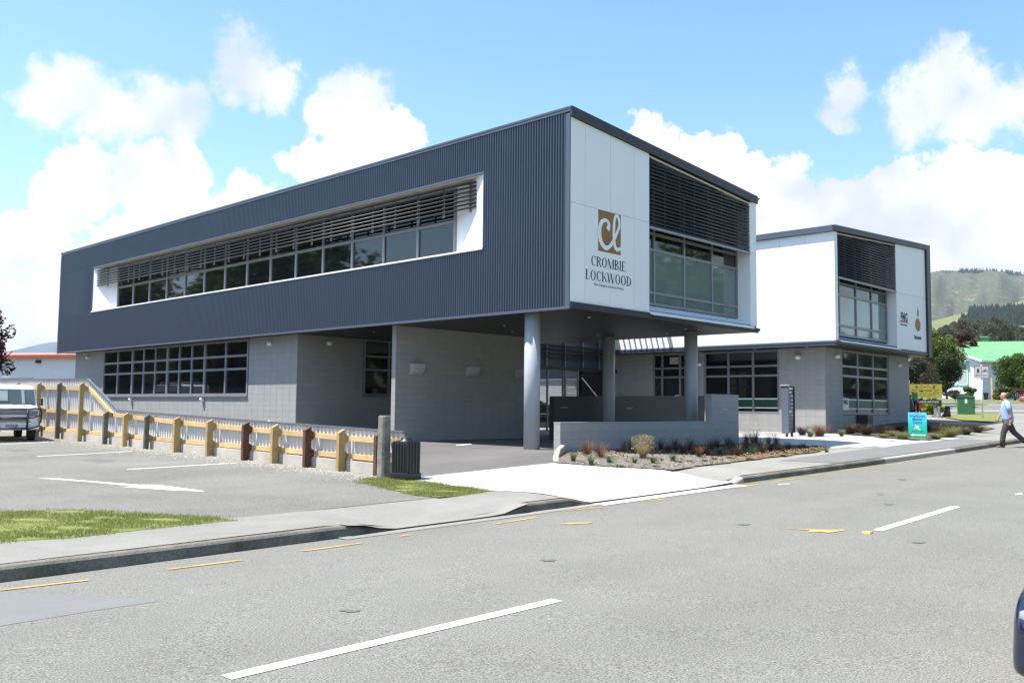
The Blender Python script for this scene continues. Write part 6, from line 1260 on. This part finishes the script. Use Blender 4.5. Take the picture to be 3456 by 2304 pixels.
c = dep(3328, 1348, 71.5); W_ = thing('wheelie_bin', tuple(c), 'black rubbish bin by the timber post', 'bin', rz=face(3328), local=True); m = MB(); m.rings([[(-s_,-s_,z),(s_,-s_,z),(s_,s_,z),(-s_,s_,z)] for z, s_ in ((0,.13),(.5,.19))], True, False); m.build('body', M['trim_black'], W_); MB().box(-.2,.2,-.2,.2,.5,.54).build('lid', M['trim_black'], W_)
c0, c1 = dep(3370, 1344, 71), dep(3600, 1346, 71); FN = thing('picket_fence', tuple(c0), 'low weathered paling fence under the large bush', 'fence'); d_ = (c1-c0)/34; pk = MB().box(-.045,.045,-.012,.012,0,.85).mesh('paling', M['timber_brown'])
for i in range(34): p = c0+d_*i; inst('paling', pk, FN, (p[0], p[1], p[2]), (0,0,-YAW))
m = MB(); m.tube([tuple(c0+np.array([0,0,.65])), tuple(c1+np.array([0,0,.65]))], .03, 4); m.build('rail', M['timber_brown'], FN)

# ---------------------------------------------------------------- dirt bike, seen from the front
c = dep(3078, 1404, 42); pm('bike_green', (.06,.30,.03), .35); pm('bike_seat', (.02,.02,.02), .7); pm('fork', (.5,.5,.52), .3, metal=.7); BK = thing('dirt_bike', tuple(c), 'green dirt bike parked facing the street behind the medical sign', 'motorbike', rz=face(3078)+.25, local=True)
def tyre(name, y, r): m = MB(); m.rings([[(dx, y+rr*math.cos(a), r+rr*math.sin(a)) for a in np.linspace(0, 2*math.pi, 25)[:-1]] for dx, rr in ((-.03,r*.78),(-.055,r*.9),(-.03,r),(.03,r),(.055,r*.9),(.03,r*.78))], False); m.rings([[(dx, y+rr*math.cos(a), r+rr*math.sin(a)) for a in np.linspace(0, 2*math.pi, 25)[:-1]] for dx, rr in ((.03,r*.78),(-.03,r*.78))], False); m.build(name, M['tyre'], BK)
tyre('wheel', -.7, .35); tyre('wheel', .72, .33); m = MB()
for s_ in (-1, 1): m.tube([(s_*.1,-.7,.35),(s_*.1,-.42,1.02)], .028, 8)
m.build('fork', M['fork'], BK); m = MB(); m.tube([(-.42,-.28,1.15),(-.2,-.38,1.14),(-.08,-.42,1.06),(.08,-.42,1.06),(.2,-.38,1.14),(.42,-.28,1.15)], .016, 8); m.build('handlebar', M['fork'], BK); m = MB(); m.tube([(-.42,-.28,1.15),(-.30,-.33,1.15)], .024, 8); m.tube([(.30,-.33,1.15),(.42,-.28,1.15)], .024, 8); m.build('grip', M['trim_black'], BK)
m = MB(); m.rings([[(-w_,y_,z_),(w_,y_,z_),(w_*.9,y_+.01,z_+.025),(-w_*.9,y_+.01,z_+.025)] for w_, y_, z_ in ((.03,-1.15,.66),(.06,-.95,.77),(.065,-.7,.80),(.05,-.45,.80))], True, False); m.build('front_mudguard', M['bike_green'], BK); m = MB(); m.prism([(-.11,-.50,1.08),(.11,-.50,1.08),(.13,-.55,.95),(.07,-.60,.78),(-.07,-.60,.78),(-.13,-.55,.95)], (0,.03,0)); m.build('number_board', M['bike_green'], BK)
for s_ in (-1, 1): m = MB(); m.prism([(s_*.12,-.32,.98),(s_*.12,.1,.98),(s_*.1,.12,.7),(s_*.16,-.4,.62)], (s_*.05,0,0)); m.build('shroud', M['bike_green'], BK)
m = MB(); m.ellip((0,.05,.52), (.15,.24,.22)); m.build('engine', M['trim_grey'], BK); m = MB(); m.rings([[(-w_,y_,z_-.06),(w_,y_,z_-.06),(w_*.8,y_,z_),(-w_*.8,y_,z_)] for w_, y_, z_ in ((.09,-.25,1.0),(.1,.1,.95),(.11,.5,.95),(.07,.95,1.0))], True, False); m.build('seat', M['bike_seat'], BK); m = MB(); m.tube([(0,-.40,.95),(0,-.2,.5),(0,.1,.35),(0,.4,.42),(0,.72,.33)], .035, 6); m.tube([(.12,.1,.3),(.3,.05,.02)], .015, 6); m.build('frame', M['trim_black'], BK); m = MB(); m.box(-.14,-.02,-.55,-.5,1.04,1.12); m.build('fork_cap', M['car_red'], BK)

# ---------------------------------------------------------------- the walking man
pm('skin', (.50,.25,.17), .55, var=.08, scale=12); pm('shirt', (.30,.42,.72), .8, var=.06, scale=9, bump=.3, bscale=18); pm('trousers', (.055,.05,.052), .85, var=.12, scale=7, bump=.3, bscale=14); pm('hair', (.04,.03,.025), .8); pm('shoe', (.12,.07,.05), .6); pm('sole', (.3,.27,.24), .8)
mp = gpt(3400, 1510, road); MN = thing('person', (mp[0], mp[1], float(road(*mp))), 'balding man in light blue shirt and dark trousers walking left across the road', 'person', rz=face(3390)+.05, local=True)
def skin(name, mat, verts, edges, parent, sub=2, root=0):
    """limbs as a skinned skeleton: verts (x, y, z, rx, ry)"""
    me = bpy.data.meshes.new(name); me.from_pydata([v[:3] for v in verts], edges, []); o = link(bpy.data.objects.new(name, me)); o.parent = parent
    o.modifiers.new('skin', 'SKIN'); me.materials.append(M[mat]); sv = me.skin_vertices[0].data if me.skin_vertices else None
    if sv is None:
        import bmesh
        bmx = bmesh.new(); bmx.from_mesh(me); bmx.verts.layers.skin.verify(); bmx.to_mesh(me); bmx.free(); sv = me.skin_vertices[0].data
    for i, v in enumerate(verts): sv[i].radius = (v[3], v[4] if len(v) > 4 else v[3]); sv[i].use_root = (i == root)
    o.modifiers['skin'].use_smooth_shade = True; s_ = o.modifiers.new('sub', 'SUBSURF'); s_.levels = sub; s_.render_levels = sub; return o
# walking to the left (-x); +y away from the viewer; left leg (near, y<0) forward, right leg trailing
Bv = [(.03,0,.93,.13,.115),(.02,0,1.12,.14,.11),(.0,0,1.32,.15,.115),(-.01,0,1.45,.11,.1),(-.03,0,1.535,.07,.07),(-.055,0,1.60,.105,.092),(-.06,0,1.69,.125,.105),(-.05,0,1.775,.075,.075),
      (.02,-.19,1.43,.062,.06),(.08,-.25,1.17,.046,.046),(.10,-.26,.93,.031,.031),(.09,-.26,.86,.03,.022),
      (-.02,.19,1.43,.062,.06),(-.10,.24,1.18,.046,.046),(-.20,.22,.98,.031,.031),(-.24,.21,.92,.03,.022),
      (.02,-.09,.88,.095,.09),(-.10,-.10,.50,.065,.065),(-.13,-.10,.10,.045,.045),(.05,.09,.88,.095,.09),(.20,.09,.50,.065,.065),(.50,.09,.24,.045,.045)]
Be = [(0,1),(1,2),(2,3),(3,4),(4,5),(5,6),(6,7),(3,8),(8,9),(9,10),(10,11),(3,12),(12,13),(13,14),(14,15),(0,16),(16,17),(17,18),(0,19),(19,20),(20,21)]
body = skin('body', 'skin', Bv, Be, MN)
def erings(L_): return [[(cx+rx*math.cos(a), cy+ry*math.sin(a), z) for a in np.linspace(0, 2*math.pi, 25)[:-1]] for z, cx, cy, rx, ry in L_]
m = MB(); m.rings(erings([(.85,.035,0,.165,.185),(.93,.03,0,.172,.19),(1.05,.01,0,.178,.19),(1.2,.0,0,.172,.195),(1.34,.0,0,.152,.21),(1.42,.0,0,.125,.205),(1.475,-.01,0,.088,.13),(1.515,-.02,0,.066,.07)]))
m.tube([(.0,-.15,1.43),(.02,-.2,1.41),(.055,-.24,1.28),(.08,-.255,1.17)], [.085,.088,.078,.075], 14); m.tube([(-.0,.15,1.43),(-.02,.2,1.41),(-.07,.23,1.28),(-.105,.24,1.18)], [.085,.088,.078,.075], 14); m.build('shirt', M['shirt'], MN)
m = MB(); m.rings(erings([(.70,.03,0,.06,.08),(.76,.03,0,.135,.17),(.84,.03,0,.162,.185),(.92,.03,0,.165,.18),(.99,.025,0,.158,.175)]))
m.tube([(.03,-.09,.86),(.0,-.095,.72),(-.10,-.10,.48),(-.135,-.10,.25),(-.14,-.10,.065)], [.115,.118,.088,.08,.085], 14); m.tube([(.03,.09,.86),(.08,.09,.72),(.20,.09,.49),(.38,.09,.32),(.52,.09,.20)], [.115,.118,.088,.078,.08], 14); m.build('trousers', M['trousers'], MN)
for n_, P_0 in (('hand', [(.09,-.26,.87),(.085,-.262,.80),'n']), ('hand', [(-.23,.212,.935),(-.285,.208,.875),'f'])):
    a = Vector(P_0[0]); b = Vector(P_0[1]); d = (b-a).normalized(); sd = Vector((d.z,0,-d.x)); vs = [(*a,.026,.02),(*(a+d*.055),.038,.018)]; es = [(0,1)]; m = MB()
    skin('hand', 'skin', vs+[(*(a+d*.085),.034,.016)], [(0,1),(1,2)], body, 1)
    for k_, (o_, ln) in enumerate(((-.028,.075),(-.010,.088),(.009,.083),(.026,.066))): p = a+d*.085+sd*o_; m.tube([tuple(p), tuple(p+d*ln*.5+Vector((-.008,0,0))), tuple(p+d*ln+Vector((-.026,0,.004)))], [.0095,.009,.006], 6)
    p = a+d*.03-sd*.03; m.tube([tuple(p), tuple(p-sd*.03+d*.03), tuple(p-sd*.035+d*.062)], [.012,.011,.007], 6); m.build('fingers', M['skin'], body)
m = MB(); m.ellip((-.155,0,1.645), (.022,.016,.028)); m.ellip((-.05,-.083,1.645), (.022,.012,.034)); m.ellip((-.05,.083,1.645), (.022,.012,.034)); m.ellip((-.128,0,1.585), (.028,.035,.026)); m.build('face', M['skin'], body)
m = MB(); m.ellip((-.148,-.034,1.668), (.01,.012,.008), 8, 6); m.ellip((-.148,.034,1.668), (.01,.012,.008), 8, 6); m.ellip((-.15,0,1.607), (.008,.024,.006), 8, 6); m.build('eyes_and_mouth', M['hair'], body)
m = MB(); m.ellip((.015,0,1.645), (.08,.1,.075)); m.ellip((-.03,-.078,1.66), (.045,.02,.05)); m.ellip((-.03,.078,1.66), (.045,.02,.05)); m.build('hair', M['hair'], body)
m = MB(); m.tube([(.06,-.275,.95),(.10,-.295,.945),(.135,-.265,.94)], .014, 6); m.build('wristwatch', M['trim_black'], MN); m = MB(); m.rings([[(.03+.166*math.cos(a), .142*math.sin(a), z) for a in np.linspace(0, 2*math.pi, 25)[:-1]] for z in (.925,.96)], False); m.build('belt', M['trim_black'], MN)
m = MB(); m.rings([[(x, -.1-w_, z0),(x, -.1+w_, z0),(x, -.1+w_*.8, z1),(x, -.1-w_*.8, z1)] for x, w_, z0, z1 in ((-.335,.02,.004,.03),(-.31,.045,0,.055),(-.2,.048,0,.075),(-.11,.042,0,.11),(-.06,.035,0,.09))], True, True); m.build('shoe', M['shoe'], MN, sub=1)
m = MB(); fp = lambda s_, t_: (.50+.30*0+.06*t_+s_*.0, .09, .20)
m.rings([[(.40+u*.64-w_*0, .09-w_, z-.77*u+.035), (.40+u*.64, .09+w_, z-.77*u+.035), (.40+u*.64+.07, .09+w_*.8, z-.77*u+.085), (.40+u*.64+.07, .09-w_*.8, z-.77*u+.085)] for u, w_, z in ((.02,.03,.20),(.07,.042,.20),(.16,.046,.20),(.24,.04,.21),(.275,.02,.22))], True, True); m.build('shoe', M['shoe'], MN, sub=1)

# ---------------------------------------------------------------- the air
hz_ = MB(); hz_.box(-2600, 3900, -3300, 4700, -12, 470); hz_ = tag(hz_.build('haze', pm('haze', (.8,.85,.95))), 'thin blue summer haze over the whole valley', 'haze', kind='stuff')
t = M['haze'].node_tree; t.nodes.clear(); ou = t.nodes.new('ShaderNodeOutputMaterial'); pv = t.nodes.new('ShaderNodeVolumePrincipled'); pv.inputs['Color'].default_value = (.78,.87,1,1); pv.inputs['Density'].default_value = .00007; pv.inputs['Anisotropy'].default_value = .2
t.links.new(pv.outputs[0], ou.inputs['Volume'])
